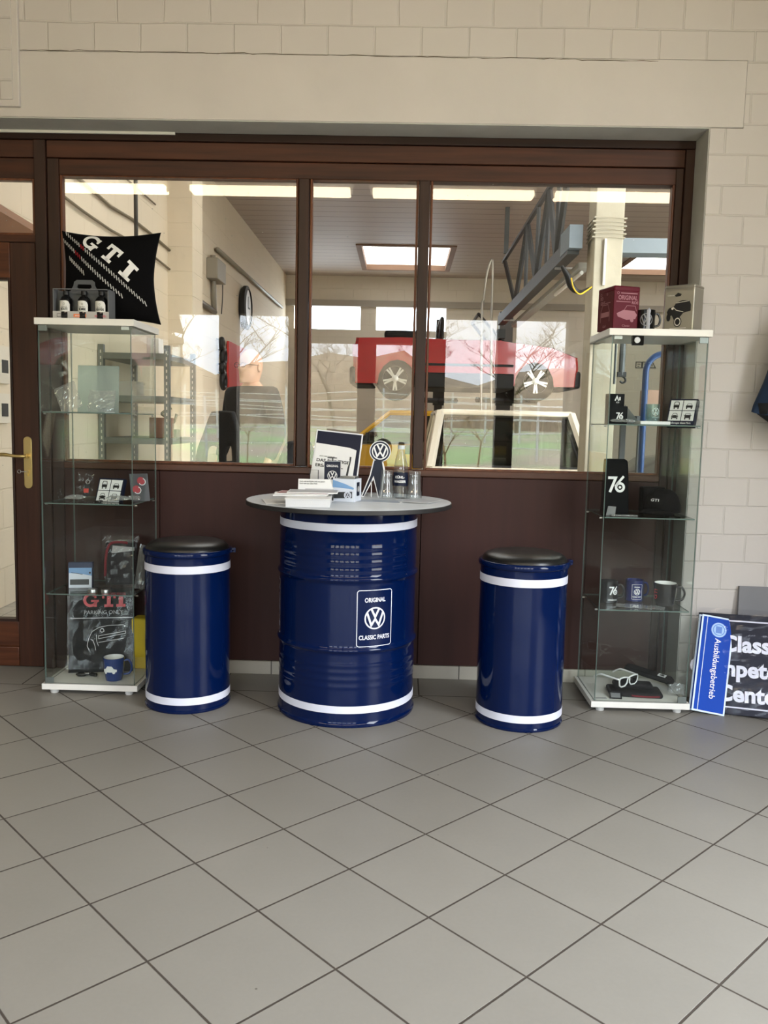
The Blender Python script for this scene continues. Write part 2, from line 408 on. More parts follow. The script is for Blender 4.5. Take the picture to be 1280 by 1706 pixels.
def face(o, u, v, lift=.0008):
    # flat frame: origin o, unit axes u and v, raised off the surface along the outward normal u x v
    o = Vector(o); u = Vector(u).normalized(); v = Vector(v).normalized(); n = u.cross(v)
    return lambda a, b: o+u*a+v*b+n*lift
def front(x, y, z, lift=.0008): return face((x, y, z), (1, 0, 0), (0, 0, 1), lift)
# ------------------------------------------------------------------ shared materials
CREAM = rgb(192, 186, 180)
wallM = block_mat('painted_blocks', CREAM, .2, .1255, zoff=-2.7655+.1255*30, xoff=.05)
lintelM = mat('painted_concrete', CREAM, .7, bump=.5, bscale=30, vary=.04, vscale=3)
whiteM = mat('white_paint', rgb(215, 214, 208), .6)
revealM = mat('reveal_paint', rgb(176, 176, 170), .7, bump=.3, vary=.06)
baseM = tile_mat('baseboard_tiles', rgb(178, 172, 158), .3)
woodD = wood_mat('timber_dark', rgb(36, 21, 15), rgb(54, 32, 22), .45, 'Z')
woodH = wood_mat('timber_dark_rails', rgb(46, 24, 15), rgb(74, 41, 25), .5, 'X')
woodE = wood_mat('timber_edge', rgb(30, 16, 11), rgb(46, 26, 18), .5, 'X')
woodP = wood_mat('panel_brown', rgb(52, 27, 22), rgb(59, 31, 25), .6, 'Z', 4)
woodDoor = wood_mat('door_timber', rgb(46, 25, 16), rgb(64, 36, 22), .4, 'Z')
paneM = glass_mat('window_glass', (.97, .98, .97, 1), 1.52, dust=.45)
blk = mat('black', rgb(16, 16, 17), .5); blkgloss = mat('black_gloss', rgb(12, 12, 13), .12, coat=.5)
whitep = mat('white_print', rgb(235, 235, 235), .5); steel = mat('steel', rgb(180, 180, 178), .28, 1)
grey = mat('grey_paint', rgb(120, 122, 122), .5); dgrey = mat('dark_grey', rgb(52, 54, 56), .5)

# ------------------------------------------------------------------ the showroom shell
X0, X1, CEIL, WY = -3.4, 2.5, 3.40, 3.755
struct(boxobj('floor', floor_mat(), None, X0, X1, REAR_Y, 3.995, -.12, 0))
struct(boxobj('ceiling', plank_mat('ceiling_planks', rgb(118, 118, 115), .13), None, X0, X1, REAR_Y, WY+.02, CEIL, CEIL+.12))
b = NB(); box(b, X0, X1, WY, 4.06, 2.7655, 4.4); box(b, 1.42, X1, WY, 4.06, 2.49, 2.7655); box(b, 1.28, X1, WY, 4.06, 0, 2.49)
box(b, X0, -2.72, WY, 4.06, 0, 2.49)
struct(obj('wall_front', b, wallM))
struct(boxobj('trim_1', lintelM, None, X0, 1.42, WY-.0015, 4.059, 2.493, 2.7650, bevel=.004))
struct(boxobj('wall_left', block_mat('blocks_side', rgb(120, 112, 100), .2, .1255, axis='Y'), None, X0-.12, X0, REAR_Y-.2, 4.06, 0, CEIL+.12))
b = NB(); box(b, X1, X1+.12, REAR_Y-.2, .3, 0, CEIL+.12); box(b, X1, X1+.12, 1.8, 4.06, 0, CEIL+.12); box(b, X1, X1+.12, .3, 1.8, 3.3, CEIL+.12); box(b, X1, X1+.12, .3, 1.8, 0, .5)
struct(obj('wall_right', b, MATS['blocks_side']))
b = NB(); yy = (REAR_Y-.2, REAR_Y); ZT = 2.45
box(b, PANES[2][0]-.1, PANES[3][1]+.1, *yy, 2.14, ZT)
box(b, X0, X1, *yy, ZT, CEIL+.12); box(b, X0, X1, *yy, -.12, .66)
xs = [X0]+[v for p in PANES for v in p]+[X1]
for i in range(0, len(xs), 2): box(b, xs[i], xs[i+1], *yy, .66, ZT)
struct(obj('wall_rear', b, mat('rear_wall_paint', rgb(84, 80, 74), .7)))
# soffit and jamb of the opening
b = NB(); box(b, -2.72, 1.28, WY+.004, 3.925, 2.489, 2.4935); box(b, 1.276, 1.2805, WY+.004, 3.925, .0, 2.4888)
struct(obj('trim_2', b, revealM))
struct(boxobj('trim_3', whiteM, None, -2.72, -1.05, 3.905, 3.914, 2.478, 2.489))
# hairline crack along the top of the lintel
pts = []; x = -1.68; random.seed(3)
while x < 1.05:
    pts.append((x, WY-.002, 2.768 - .004*(x+1.7) + random.uniform(-.0022, .0022) + (.005 if random.random() < .08 else 0))); x += random.uniform(.015, .05)
b = NB(); tube(b, pts, [random.uniform(.0006, .0019) for _ in pts], 4)
o = obj('trim_4', b, mat('crack_dark', rgb(92, 80, 62), .9)); struct(o)
# boxed-in cable duct at the upper left
b = NB(); box(b, -2.3, -1.675, 3.735, WY, 2.53, 3.40)
o = obj('trim_5', b, lintelM, bevel=.003); struct(o)
b = NB(); box(b, -2.3, -1.70, 3.728, 3.736, 2.556, 3.38); struct(obj('trim_6', b, wallM, bevel=.002))

# ------------------------------------------------------------------ timber partition
FZ0, FZ1 = 1.005, 2.303
b = NB(); box(b, -2.72, 1.28, 3.915, 4.0, 2.454, 2.489); struct(obj('trim_7', b, woodE, bevel=.003))
b = NB(); box(b, -1.642, 1.236, 3.928, 4.0, 2.378, 2.4535); box(b, -2.66, -1.70, 3.93, 4.0, 2.378, 2.4535); struct(obj('trim_8', b, woodE if False else woodH, bevel=.003))
b = NB(); box(b, -1.59, 1.205, 3.934, 4.0, 2.303, 2.375); box(b, -2.62, -1.70, 3.934, 4.0, 2.285, 2.375); struct(obj('trim_9', b, woodH, bevel=.004))
b = NB(); box(b, -2.72, -1.66, 3.934, 3.99, 2.004, 2.036); struct(obj('trim_10', b, woodH, bevel=.003))
b = NB()
box(b, -1.699, -1.645, 3.92, 4.0, 0, 2.4535); box(b, -1.642, -1.588, 3.928, 4.0, 0.0, 2.375)
box(b, 1.236, 1.2795, 3.918, 4.0, 0, 2.4535); box(b, 1.2, 1.235, 3.93, 4.0, 0, 2.375)
box(b, -2.72, -2.665, 3.92, 4.0, 0, 2.4535)
for c in (-.4685, .077): box(b, c-.024, c+.024, 3.922, 4.0, 1.005, 2.303)
struct(obj('trim_11', b, woodD, bevel=.0035))
woodS = wood_mat('timber_sill', rgb(66, 40, 29), rgb(88, 54, 39), .38, 'X')
b = NB(); box(b, -1.588, 1.2, 3.928, 4.0, .968, .999); struct(obj('trim_12', b, woodS, bevel=.004))
for i, (xa, xb) in enumerate(((-1.588, -1.14), (-1.137, .098), (.101, .878), (.881, 1.2))):
    b = NB(); box(b, xa, xb, 3.936, 3.96, .064, .966); struct(obj('trim_%d' % (13+i), b, woodP, bevel=.0015))
b = NB(); box(b, -1.588, 1.235, 3.9605, 3.985, .002, .967); struct(obj('trim_17', b, mat('panel_backing', rgb(24, 15, 12), .9)))
b = NB(); box(b, -1.588, 1.28, 3.925, 3.96, 0, .0635); struct(obj('baseboard_front', b, baseM, bevel=.002))

woodB = wood_mat('timber_bead', rgb(78, 44, 27), rgb(112, 66, 40), .38, 'Z')
def window(idx, x0, x1, z0, z1, tilt=0.0, y=3.955):
    t = bpy.data.objects.new('window_%d' % idx, None); COL.objects.link(t); t.location = ((x0+x1)/2, y, z0); struct(t)
    w = (x1-x0)/2; h = z1-z0; b = NB(); f = .011
    for (a, c, d, e) in ((-w-f, -w, -f, h+f), (w, w+f, -f, h+f), (-w, w, -f, 0), (-w, w, h, h+f)):
        box(b, a, c, -.018, .02, d, e)
    obj('glazing_bead', b, woodB, t, bevel=.003)
    b = NB(); box(b, -w-.004, w+.004, 0, .004, -.004, h+.004)
    o = obj('glass_pane', b, paneM, t); o.rotation_euler = (tilt, 0, 0)
    return t
window(1, -1.577, -.506, 1.012, 2.300)
window(2, -.431, .040, 1.010, 2.302)
window(3, .115, 1.190, 1.008, 2.304)
window(4, -2.65, -1.715, 2.045, 2.277)
# door with a tall glass pane
d = bpy.data.objects.new('door_1', None); COL.objects.link(d); d.location = (-1.703, 3.93, 0); struct(d)
b = NB(); box(b, -.120, 0, 0, .045, .004, 2.0); box(b, -.955, -.835, 0, .045, .004, 2.0)
obj('stile', b, woodDoor, d, bevel=.004)
b = NB(); box(b, -.835, -.120, 0, .045, 1.84, 2.0); box(b, -.835, -.120, 0, .045, .004, .10); box(b, -.835, -.12, .006, .04, .10, .225)
obj('rail', b, wood_mat('door_rail', rgb(62, 32, 18), rgb(92, 52, 30), .4, 'X'), d, bevel=.004)
b = NB()
for (a, c, e, f) in ((-.13, -.119, .225, 1.842), (-.836, -.825, .225, 1.842), (-.825, -.13, .225, .238), (-.825, -.13, 1.83, 1.842)): box(b, a, c, -.004, .04, e, f)
obj('glazing_bead', b, woodD, d, bevel=.002)
boxobj('glass_pane', paneM, d, -.83, -.125, .018, .022, .23, 1.84)
brass = mat('brass', rgb(205, 180, 120), .3, .9)
b = NB()
pr = [(-.0195+.0, .0)]; poly = []
for k in range(9): poly.append((-.054+.0195*cos(pi+pi*k/8), .888+.0195*sin(pi+pi*k/8)))
for k in range(9): poly.append((-.054+.0195*cos(pi*k/8), 1.094+.0195*sin(pi*k/8)))
prism(b, poly, -.007, 0)
pl = obj('handle_plate', b, brass, d, bevel=.0015)
b = NB(); tube(b, [(-.054, -.006, 1.022), (-.054, -.035, 1.022)], .011, 16); obj('spindle', b, brass, pl, smooth='auto')
b = NB(); tube(b, bend([(-.050, -.040, 1.022), (-.07, -.043, 1.022), (-.105, -.045, 1.023), (-.15, -.043, 1.028), (-.175, -.040, 1.026)]), [.008]*8+[.0075]*8+[.009]*9, 12)
obj('lever', b, brass, pl, smooth=True)
b = NB(); tube(b, [(-.054, -.006, .948), (-.054, -.016, .948)], .009, 16); box(b, -.057, -.051, -.018, -.006, .928, .942); obj('lock_cylinder', b, brass, pl, smooth='auto')
b = NB(); box(b, -.085, -.056, -.021, -.019, .947, .951); tube(b, [(-.09+.008*cos(a*pi/5), -.02, .949+.008*sin(a*pi/5)) for a in range(10)], .0015, 6, closed=True); obj('key', b, steel, pl)

# ------------------------------------------------------------------ ceiling lamps of the showroom
tubeM = mat('fluorescent_tube', rgb(255, 250, 235), .5, emit=(1, .82, .58, 1), es=18)
for i, xx in enumerate((-1.92+.72, -.34+.735, 1.86, -2.70)):
    t = thing('ceiling_lamp', ['fluorescent batten lamp on the showroom ceiling, reflected at the top of the left pane', 'ceiling batten lamp reflected at the top of the middle and right panes',
        'fluorescent batten lamp on the showroom ceiling, reflected at the far upper right', 'fluorescent batten lamp on the showroom ceiling above the timber door'][i], 'ceiling lamp', (xx, .30, CEIL-.13), group='fluorescent lamps in a row on the showroom ceiling')
    L = .70 if i < 2 else .58
    b = NB(); box(b, -L-.03, L+.03, -.03, .03, -.03, .005); box(b, -L*.6-.012, -L*.6+.012, -.012, .012, .005, .13); box(b, L*.6-.012, L*.6+.012, -.012, .012, .005, .13); obj('batten', b, whiteM, t, bevel=.004)
    for s in (-1, 1):
        b = NB(); box(b, s*(L+.01)-.012, s*(L+.01)+.012, -.014, .014, -.075, -.03); obj('lamp_holder', b, whiteM, t)
    b = NB(); box(b, -L, L, -.085, .085, -.085, -.032); obj('diffuser', b, tubeM, t, bevel=.012, seg=3)

# ------------------------------------------------------------------ outdoors, seen only as reflections in the panes
random.seed(11)
b = NB(); N = 40
def gz(x, y):
    d = max(0, REAR_Y-.2-y); return -.13 + .068*min(d, 13) + .012*min(max(0, d-13), 30)+ .05*sin(x*.7)*min(1, d/6)
grid = [[b.verts.new((-30+60*i/N, REAR_Y-.2-58*(j/N)**1.5, gz(-30+60*i/N, REAR_Y-.2-58*(j/N)**1.5))) for i in range(N+1)] for j in range(N+1)]
for j in range(N):
    for i in range(N): b.faces.new((grid[j][i], grid[j][i+1], grid[j+1][i+1], grid[j+1][i]))
M, n, l, bs = node_mat('meadow'); t_ = n.new('ShaderNodeTexCoord'); nz = n.new('ShaderNodeTexNoise'); nz.inputs['Scale'].default_value = .35; nz.inputs['Detail'].default_value = 9
l.new(t_.outputs['Object'], nz.inputs['Vector']); cr = n.new('ShaderNodeValToRGB'); cr.color_ramp.elements[0].position = .38; cr.color_ramp.elements[1].position = .58
cr.color_ramp.elements[0].color = rgb(160, 146, 126); cr.color_ramp.elements[1].color = rgb(138, 158, 106); l.new(nz.outputs['Fac'], cr.inputs['Fac']); sp_ = n.new('ShaderNodeSeparateXYZ'); l.new(t_.outputs['Object'], sp_.inputs[0]); mr_ = n.new('ShaderNodeMapRange'); mr_.inputs['From Min'].default_value = -9.5; mr_.inputs['From Max'].default_value = -8.0; l.new(sp_.outputs['Y'], mr_.inputs['Value'])
mg = n.new('ShaderNodeMixRGB'); l.new(mr_.outputs[0], mg.inputs[0]); l.new(cr.outputs['Color'], mg.inputs[1]); mg.inputs[2].default_value = rgb(176, 150, 122)
l.new(mg.outputs[0], bs.inputs['Base Color']); bs.inputs['Roughness'].default_value = .95
o = obj('meadow', b, M, smooth=True); o['kind'] = 'structure'
fenceM = mat('fence_white', rgb(245, 245, 245), .6)
fence_y = -14.5
t = thing('pasture_fence', 'white post and tape pasture fence reflected across the lower panes', 'fence', (0, fence_y, gz(0, fence_y)))
xx = -14.0; posts = []
while xx < 16:
    lean = random.uniform(-.06, .06); hh = random.uniform(1.25, 1.45); posts.append(xx)
    b = NB(); tube(b, [(xx, 0, -.1), (xx+lean, 0, hh)], .028, 6); obj('post', b, fenceM, t)
    xx += random.choice((.9, 1.8, 2.6, .5))
for z in (.35, .62, .88, 1.08, 1.24):
    b = NB(); pts = [(x_, .03, z+.05*sin(x_*.9+z*7)+random.uniform(-.02, .02)) for x_ in [-15+.9*i for i in range(35)]]
    tube(b, pts, .012, 4); obj('tape', b, fenceM, t)
t2 = dup(t, loc=(.7, -10.2, gz(0, -10.2)), label='nearer white tape fence of the pasture reflected below the first')
bark = mat('bark', rgb(120, 106, 86), .9); 
def tree(seed, h, spread, twig, levels=5):
    rnd = random.Random(seed); b = NB()
    def br(p, d, L, r, lev):
        n = 3; pts = [p]; q = p.copy(); dd = d.copy()
        for _ in range(n):
            dd = (dd+Vector((rnd.uniform(-.18, .18), rnd.uniform(-.18, .18), rnd.uniform(-.05, .14)))).normalized(); q = q+dd*(L/n); pts.append(q.copy())
        tube(b, pts, [r*(1-.12*i) for i in range(n+1)], 5 if lev > 2 else 3, caps=False)
        if lev == 0: return
        for k in range(rnd.choice((3, 4)) if lev > 1 else twig):
            s = rnd.uniform(.35, 1); base = pts[1+min(n-1, int(s*n*.99))]
            a = rnd.uniform(0, 2*pi); u = Vector((cos(a), sin(a), rnd.uniform(.1, .9)))
            br(base, (dd*.55+u*spread).normalized(), L*rnd.uniform(.5, .72), r*.52, lev-1)
    br(Vector((0, 0, 0)), Vector((0, 0, 1)), h*.34, h*.010, levels)
    return b
proto = None
for i, (x_, y_, s_) in enumerate([(-9, -24, 1.0), (-5.6, -21, .85), (-2.6, -25, 1.1), (1.0, -22, .8), (4.6, -26, 1.1), (7.8, -23, .95), (-13, -27, 1.1), (11.5, -25, 1.0), (-.8, -18.5, .6), (3.0, -18, .6), (-7.8, -18, .6)]):
    if i < 2:
        o = obj('bare_tree', tree(20+i, 8, .8, 6), bark); (proto := (proto or [])).append(o)
    else:
        o = proto[i % 2].copy(); COL.objects.link(o)
    o.location = (x_, y_, gz(x_, y_)); o.rotation_euler = (0, 0, i*1.1); o.scale = (s_*1.15, s_*1.15, s_*.8)
    tag(o, 'bare winter tree beyond the pasture, one of the row reflected in the panes', 'tree', 'bare trees beyond the pasture')
b = NB(); rb = random.Random(5); g_ = [[b.verts.new((-34+2*i, -34-1.2*j+rb.uniform(-.5, .5), gz(0, -34)-.3+(0 if j == 0 else (3.6+.8*sin(i*.9)+rb.uniform(-.6, .6))*(j/3)**.6))) for j in range(4)] for i in range(35)]
for i in range(34):
    for j in range(3): b.faces.new((g_[i][j], g_[i+1][j], g_[i+1][j+1], g_[i][j+1]))
o = obj('wooded_bank', b, mat('bank_scrub', rgb(128, 112, 90), .95, bump=.8, bscale=3, vary=.3, vscale=1.5), smooth=True); o['kind'] = 'structure'
for i, (x_, y_, s_) in enumerate([(.75, -6.2, .5), (1.35, -6.8, .42), (-3.2, -9.5, .32)]):
    o = obj('bare_shrub', tree(40+i, 5, 1.1, 5, 4), mat('twigs', rgb(150, 134, 98), .9)); o.location = (x_, y_, gz(x_, y_)); o.scale = (s_,)*3
    tag(o, ['tall bare shrub outside, reflected in the middle of the right pane', 'bare shrub outside, reflected just right of the taller one', 'small bare shrub at the edge of the pasture, reflected in the left pane'][i], 'shrub')
# ------------------------------------------------------------------ the workshop beyond the partition
WX0, WX1, WY1, WZ = -2.5, 6.8, 18.0, 4.25
wsM = block_mat('workshop_blocks', rgb(222, 208, 184), .36, .25, axis='Y', mort=.014)
wsF = block_mat('workshop_far_blocks', rgb(205, 196, 182), .36, .25, axis='X', mort=.012)
roofM = plank_mat('workshop_ceiling_boards', rgb(178, 164, 152), .30, 'Y')
struct(boxobj('floor', tile_mat('workshop_tiles', rgb(176, 172, 162), .2), None, -6, WX1, 3.995, WY1, -.12, -.001))
struct(boxobj('wall_left', wsM, None, WX0-.22, WX0, 4.0, WY1, 0, WZ+.1))
struct(boxobj('wall_right', MATS['workshop_blocks'], None, WX1, WX1+.12, 4.06, WY1, 0, WZ+.1))
b = NB()       # far wall with a strip of window openings
OP = [(-2.33, -.93), (-.60, .87)]; za, zb = 3.15, 3.62
box(b, WX0-.1, WX1, WY1, WY1+.2, 0, za); box(b, WX0-.1, WX1, WY1, WY1+.2, zb, WZ+.1)
ex = [WX0-.1]+[v for p in OP for v in p]+[WX1]
for i in range(0, len(ex), 2): box(b, ex[i], ex[i+1], WY1, WY1+.2, za, zb)
struct(obj('wall_far', b, wsF))
b = NB(); box(b, WX0, WX1, 17.93, WY1, 3.62, 3.75); struct(obj('trim_20', b, mat('far_beam', rgb(150, 142, 132), .7)))
# skylights: openings in the ceiling closed by glowing domes
SK = [(-.78, .78, 14.9, 17.1), (4.1, 5.7, 14.9, 17.1), (-1.6, .2, 5.2, 7.6), (1.8, 3.6, 5.0, 7.2), (-1.6, .4, 8.8, 10.2), (3.4, 5.6, 8.3, 10.2)]  # far pair in view; the nearer ones unseen, added to light the workshop
skM = mat('skylight_dome', rgb(250, 250, 248), .6, emit=(1, .985, .95, 1), es=4.0)
b = NB()
xsb = sorted({WX0-.1, WX1+.1} | {v for s in SK for v in s[:2]}); ysb = sorted({4.06, WY1+.2} | {v for s in SK for v in s[2:]})
for i in range(len(xsb)-1):
    for j in range(len(ysb)-1):
        cx, cy = (xsb[i]+xsb[i+1])/2, (ysb[j]+ysb[j+1])/2
        if not any(s[0] < cx < s[1] and s[2] < cy < s[3] for s in SK): box(b, xsb[i], xsb[i+1], ysb[j], ysb[j+1], WZ, WZ+.1)
struct(obj('ceiling', b, roofM))
for i, s in enumerate(SK):
    t = bpy.data.objects.new('window_%d' % (5+i), None); COL.objects.link(t); t.location = ((s[0]+s[1])/2, (s[2]+s[3])/2, WZ); struct(t)
    hx, hy = (s[1]-s[0])/2, (s[3]-s[2])/2
    b = NB(); 
    for (a, c, d_, e) in ((-hx-.09, -hx+.006, -hy-.09, hy+.09), (hx-.006, hx+.09, -hy-.09, hy+.09), (-hx, hx, -hy-.09, -hy+.006), (-hx, hx, hy-.006, hy+.09)): box(b, a, c, d_, e, -.02, .13)
    obj('kerb', b, mat('kerb_brown', rgb(128, 98, 78), .7), t)
    b = NB(); box(b, -hx+.007, hx-.007, -hy+.007, hy-.007, .085, .12); obj('skylight_pane', b, skM, t)
# left wall: pier, recess shadow line, surface cables
b = NB(); box(b, WX0, WX0+.26, 9.0, 9.45, 0, WZ); struct(obj('trim_21', b, wsM))
cabM = mat('cable_grey', rgb(120, 108, 88), .6)
def wall_run(name, label, pts, r, m=cabM, cat='pipe', group=None):
    b = NB(); tube(b, pts, r, 6); o = obj(name, b, m, smooth=True); return tag(o, label, cat, group)
xw = WX0+.02
wall_run('surface_cable', 'pair of cables sagging along the cream workshop wall behind the left pane', [(xw, 4.2+.6*i, 2.98+.02*sin(i*2.2)) for i in range(9)], .013, cat='cable')
wall_run('surface_cable', 'lower cable along the cream workshop wall behind the left pane', [(xw, 4.2+.6*i, 2.78-.015*sin(i*1.7)) for i in range(9)], .011, cat='cable')
wall_run('surface_cable', 'cable on the cream wall behind the cushion', [(xw, 4.3+.6*i, 3.3) for i in range(8)], .008, cat='cable')
wall_run('conduit_pipe', 'dark vertical conduit dropping down the cream wall above the cushion', [(at(226, 300, 5.85).x, 5.85, 4.2), (at(226, 300, 5.85).x, 5.85, 2.3)], .014, mat('conduit', rgb(88, 84, 78), .5))
pipeM = mat('pipe_grey', rgb(142, 134, 120), .5)
def wpt(px, py):                                   # point on the workshop's left wall plane, 6 cm off it
    d = _r*((px-640)/FPX) - _u*((py-853)/FPX) + _f; return Vector((0, 0, CAM_H))+d*((WX0+.045)/d.x)
wall_run('handrail_pipe', 'long straight pipe running back along the left workshop wall up to the ceiling corner', [wpt(362, 415), wpt(470, 512)], .03, pipeM)
wall_run('handrail_pipe', 'short grey rail bracketed to the left wall left of the wall clock', [wpt(302, 480), wpt(358, 520)], .035, mat('rail_dark', rgb(116, 108, 98), .5))
wall_run('conduit_pipe', 'vertical pipe beside the pier on the left workshop wall', [wpt(355, 425), wpt(357, 520)], .035, pipeM)
wall_run('conduit_pipe', 'thin vertical conduit next to the pier on the left workshop wall', [wpt(325, 430), wpt(325, 560)-Vector((0,0,wpt(325,560).z))], .015, pipeM)
wall_run('hanging_cord', 'thin cord dangling from the junction box on the left workshop wall', bend([wpt(360, 448), wpt(370, 440), wpt(371, 490), wpt(369, 523)]), .008, mat('cord', rgb(90, 84, 76), .6), 'cord')
p = wpt(357, 452); b = NB(); box(b, p.x-.045, p.x+.10, p.y-.25, p.y+.25, p.z-.13, p.z+.13); tag(obj('junction_box', b, pipeM, bevel=.01), 'grey junction box at the head of the vertical pipe on the left wall', 'junction box')
# wall clock seen at a slant
p = wpt(408, 513); t = thing('wall_clock', 'round black-rimmed clock seen at a slant on the left workshop wall', 'clock', p)
b = NB(); lathe(b, [(.30, -.03), (.33, 0), (.33, .05), (.28, .07), (.28, .045), (.001, .045)], 40, axis='X', cap1=False); obj('clock_rim', b, blk, t, smooth='auto')
b = NB(); lathe(b, [(.275, .048), (.001, .049)], 32, axis='X', cap0=False, cap1=False); obj('dial', b, whitep, t)
b = NB(); box(b, .052, .056, -.012, .012, 0, .17); box(b, .052, .056, 0, .13, -.01, .012); obj('clock_hand', b, blk, t)
# red banner and black round hangers
p0, p1 = wpt(381, 568), wpt(430, 568); zb_ = wpt(381, 645).z
b = NB(); prism(b, [(p0.y, wpt(381, 568).z), (p1.y, wpt(430, 592).z), (p1.y, zb_-.12), (p0.y, zb_)], WX0+.02, WX0+.05, 'YZ')
tag(obj('wall_banner', b, mat('banner_red', rgb(196, 52, 48), .6)), 'red banner on the left workshop wall behind the standing man', 'banner')
for i, (px, py, s) in enumerate(((366, 572, .055), (369, 594, .09), (367, 613, .05), (369, 634, .10))):
    p = wpt(px, py); b = NB(); 
    tube(b, [(p.x+.03, p.y+s*cos(a*pi/10), p.z+s*sin(a*pi/10)) for a in range(20)], .035, 8, closed=True); tube(b, [(WX0, p.y, p.z+s), (p.x+.03, p.y, p.z+s)], .012, 6)
    tag(obj('coiled_hose', b, blk, smooth=True), ['smaller black coiled hose hung highest on the pegs by the banner', 'black coiled hose second from the top by the red banner', 'smallest black coiled hose in the row by the banner', 'lowest and largest black coiled hose by the red banner'][i], 'hose', 'black hoses hung by the red banner')
# metal shelving along the left wall
shM = mat('shelf_galvanised', rgb(120, 124, 120), .4, .5)
SX = -1.93; sy0, sy1 = 6.9, 7.75; hx = SX-WX0-.03
t = thing('metal_shelf', 'grey perforated-post metal shelving against the left workshop wall', 'shelving', (SX, sy0, 0))
for (x_, y_) in ((0, 0), (0, sy1-sy0), (-hx, 0), (-hx, sy1-sy0)):
    b = NB(); box(b, x_-.022, x_+.022, y_-.004, y_+.004, 0, 1.80); box(b, x_+.018, x_+.022, y_, y_+.04, 0, 1.80); n0 = len(b.faces)
    for k in range(34): box(b, x_-.004, x_+.004, y_-.0055, y_-.003, .08+.05*k, .105+.05*k)
    b.faces.ensure_lookup_table()
    for f_ in b.faces[n0:]: f_.material_index = 1
    p_ = obj('post', b, shM, t); p_.data.materials.append(mat('slot_light', rgb(220, 214, 200), .6))
for z in (.35, .70, 1.045, 1.39, 1.735):
    boxobj('shelf_board', shM, t, -hx, .015, 0, sy1-sy0, z-.05, z)
card = mat('cardboard', rgb(138, 108, 90), .8)
for i, (x_, y_, z, sx_, sy_, sz_, c, lab) in enumerate(((-.14, .16, 1.735, .1, .14, .13, rgb(225, 222, 215), 'white carton on the top board of the metal shelving'),
        (-.10, .20, 1.045, .16, .18, .17, rgb(128, 96, 78), 'brown cardboard box on the second lowest visible board of the metal shelving'), (-.10, .55, 1.045, .10, .12, .07, rgb(150, 140, 120), 'small low carton at the far end of the metal shelving board'),
        (-.38, .2, 1.39, .2, .2, .12, rgb(196, 190, 180), 'pale flat box on the middle board of the metal shelving'))):
    tag(boxobj('carton', mat('carton_%d' % i, c, .8), None, SX+x_-sx_/2, SX+x_+sx_/2, sy0+y_-sy_/2, sy0+y_+sy_/2, z, z+sz_, bevel=.004), lab, 'box', 'boxes on the metal shelving')
b = NB(); tube(b, bend([(SX-.12, sy0+.3, 1.06), (SX-.08, sy0+.3, 1.2), (SX-.13, sy0+.31, 1.25), (SX-.05, sy0+.32, 1.30)]), .012, 6)
tube(b, bend([(SX-.10, sy0+.3, 1.18), (SX-.03, sy0+.3, 1.17), (SX, sy0+.3, 1.25)]), .011, 6); box(b, SX-.16, SX-.08, sy0+.26, sy0+.34, 1.045, 1.065)
tag(obj('bent_bracket', b, mat('bracket', rgb(150, 145, 120), .5, .4), smooth='auto'), 'bent metal bracket standing on the metal shelving above the brown box', 'bracket')
# bucket seat on a trolley
seatM = mat('seat_fabric', rgb(24, 24, 26), .85, bump=.3, bscale=120)
p = at(362, 740, 5.6); t = thing('bucket_seat', 'black racing bucket seat with two harness slots behind the left pane', 'car seat', (p.x, 5.6, .50), (0, 0, radians(-14)))
b = NB()
prof = [(-.155, -.02), (-.175, .2), (-.165, .42), (-.13, .62), (-.10, .72), (-.05, .765), (.05, .765), (.10, .72), (.13, .62), (.165, .42), (.175, .2), (.155, -.02)]
rows = {}
zs = [0, .1, .2, .3, .40, .47, .53, .6, .66, .71, .75, .77]
def hw(z): return .165+.02*sin(z*4) if z < .4 else .185-.09*((z-.4)/.37)**1.6
cols = [-1, -.62, -.2, .2, .62, 1]; V = {}
for i, z in enumerate(zs):
    for j, c in enumerate(cols): V[i, j] = b.verts.new((hw(z)*c, .05+.10*z-.07*abs(c)**3*(1 if z < .55 else .4), z))
for i in range(len(zs)-1):
    for j in range(5):
        if 4 <= i <= 5 and j in (1, 3): continue
        b.faces.new((V[i, j], V[i, j+1], V[i+1, j+1], V[i+1, j]))
o = obj('backrest', b, seatM, t, smooth=True); md = o.modifiers.new('s', 'SOLIDIFY'); md.thickness = .05; o.modifiers.new('b', 'SUBSURF').levels = 1
b = NB(); box(b, -.16, .16, -.36, .06, -.06, .04); obj('seat_base', b, seatM, t, bevel=.03, seg=3)
for s in (-1, 1):
    b = NB(); prism(b, [(-.36, 0), (.08, 0), (.10, .30), (.02, .26), (-.10, .12), (-.34, .09)], s*.165-.025, s*.165+.025, 'YZ'); obj('side_bolster', b, seatM, t, bevel=.015)
t = thing('trolley_box', 'low grey workshop box the bucket seat rests on', 'box', (p.x, 5.6, 0), (0, 0, radians(-14)))
boxobj('body', grey, t, -.2, .2, -.38, .18, 0, .43, bevel=.01)
# second dark seat at the right edge of the left pane
p = at(486, 760, 5.4); t = thing('office_chair', 'black high-backed chair half hidden by the first mullion', 'chair', (p.x+.05, 5.4, 0), (0, 0, radians(30)))
b = NB(); prism(b, [(-.16, .56), (.16, .56), (.15, .95), (.06, 1.10), (-.08, 1.08), (-.16, .9)], -.03, .05); obj('backrest', b, seatM, t, bevel=.02)
b = NB(); box(b, -.22, .22, -.36, .02, .46, .54); obj('seat', b, seatM, t, bevel=.02)
b = NB(); tube(b, [(0, -.15, .06), (0, -.15, .46)], .03, 10); obj('column', b, steel, t)
b = NB()
for k in range(5): tube(b, [(0, -.15, .09), (.26*cos(k*1.2566), -.15+.26*sin(k*1.2566), .04)], .02, 8)
obj('star_base', b, blk, t)

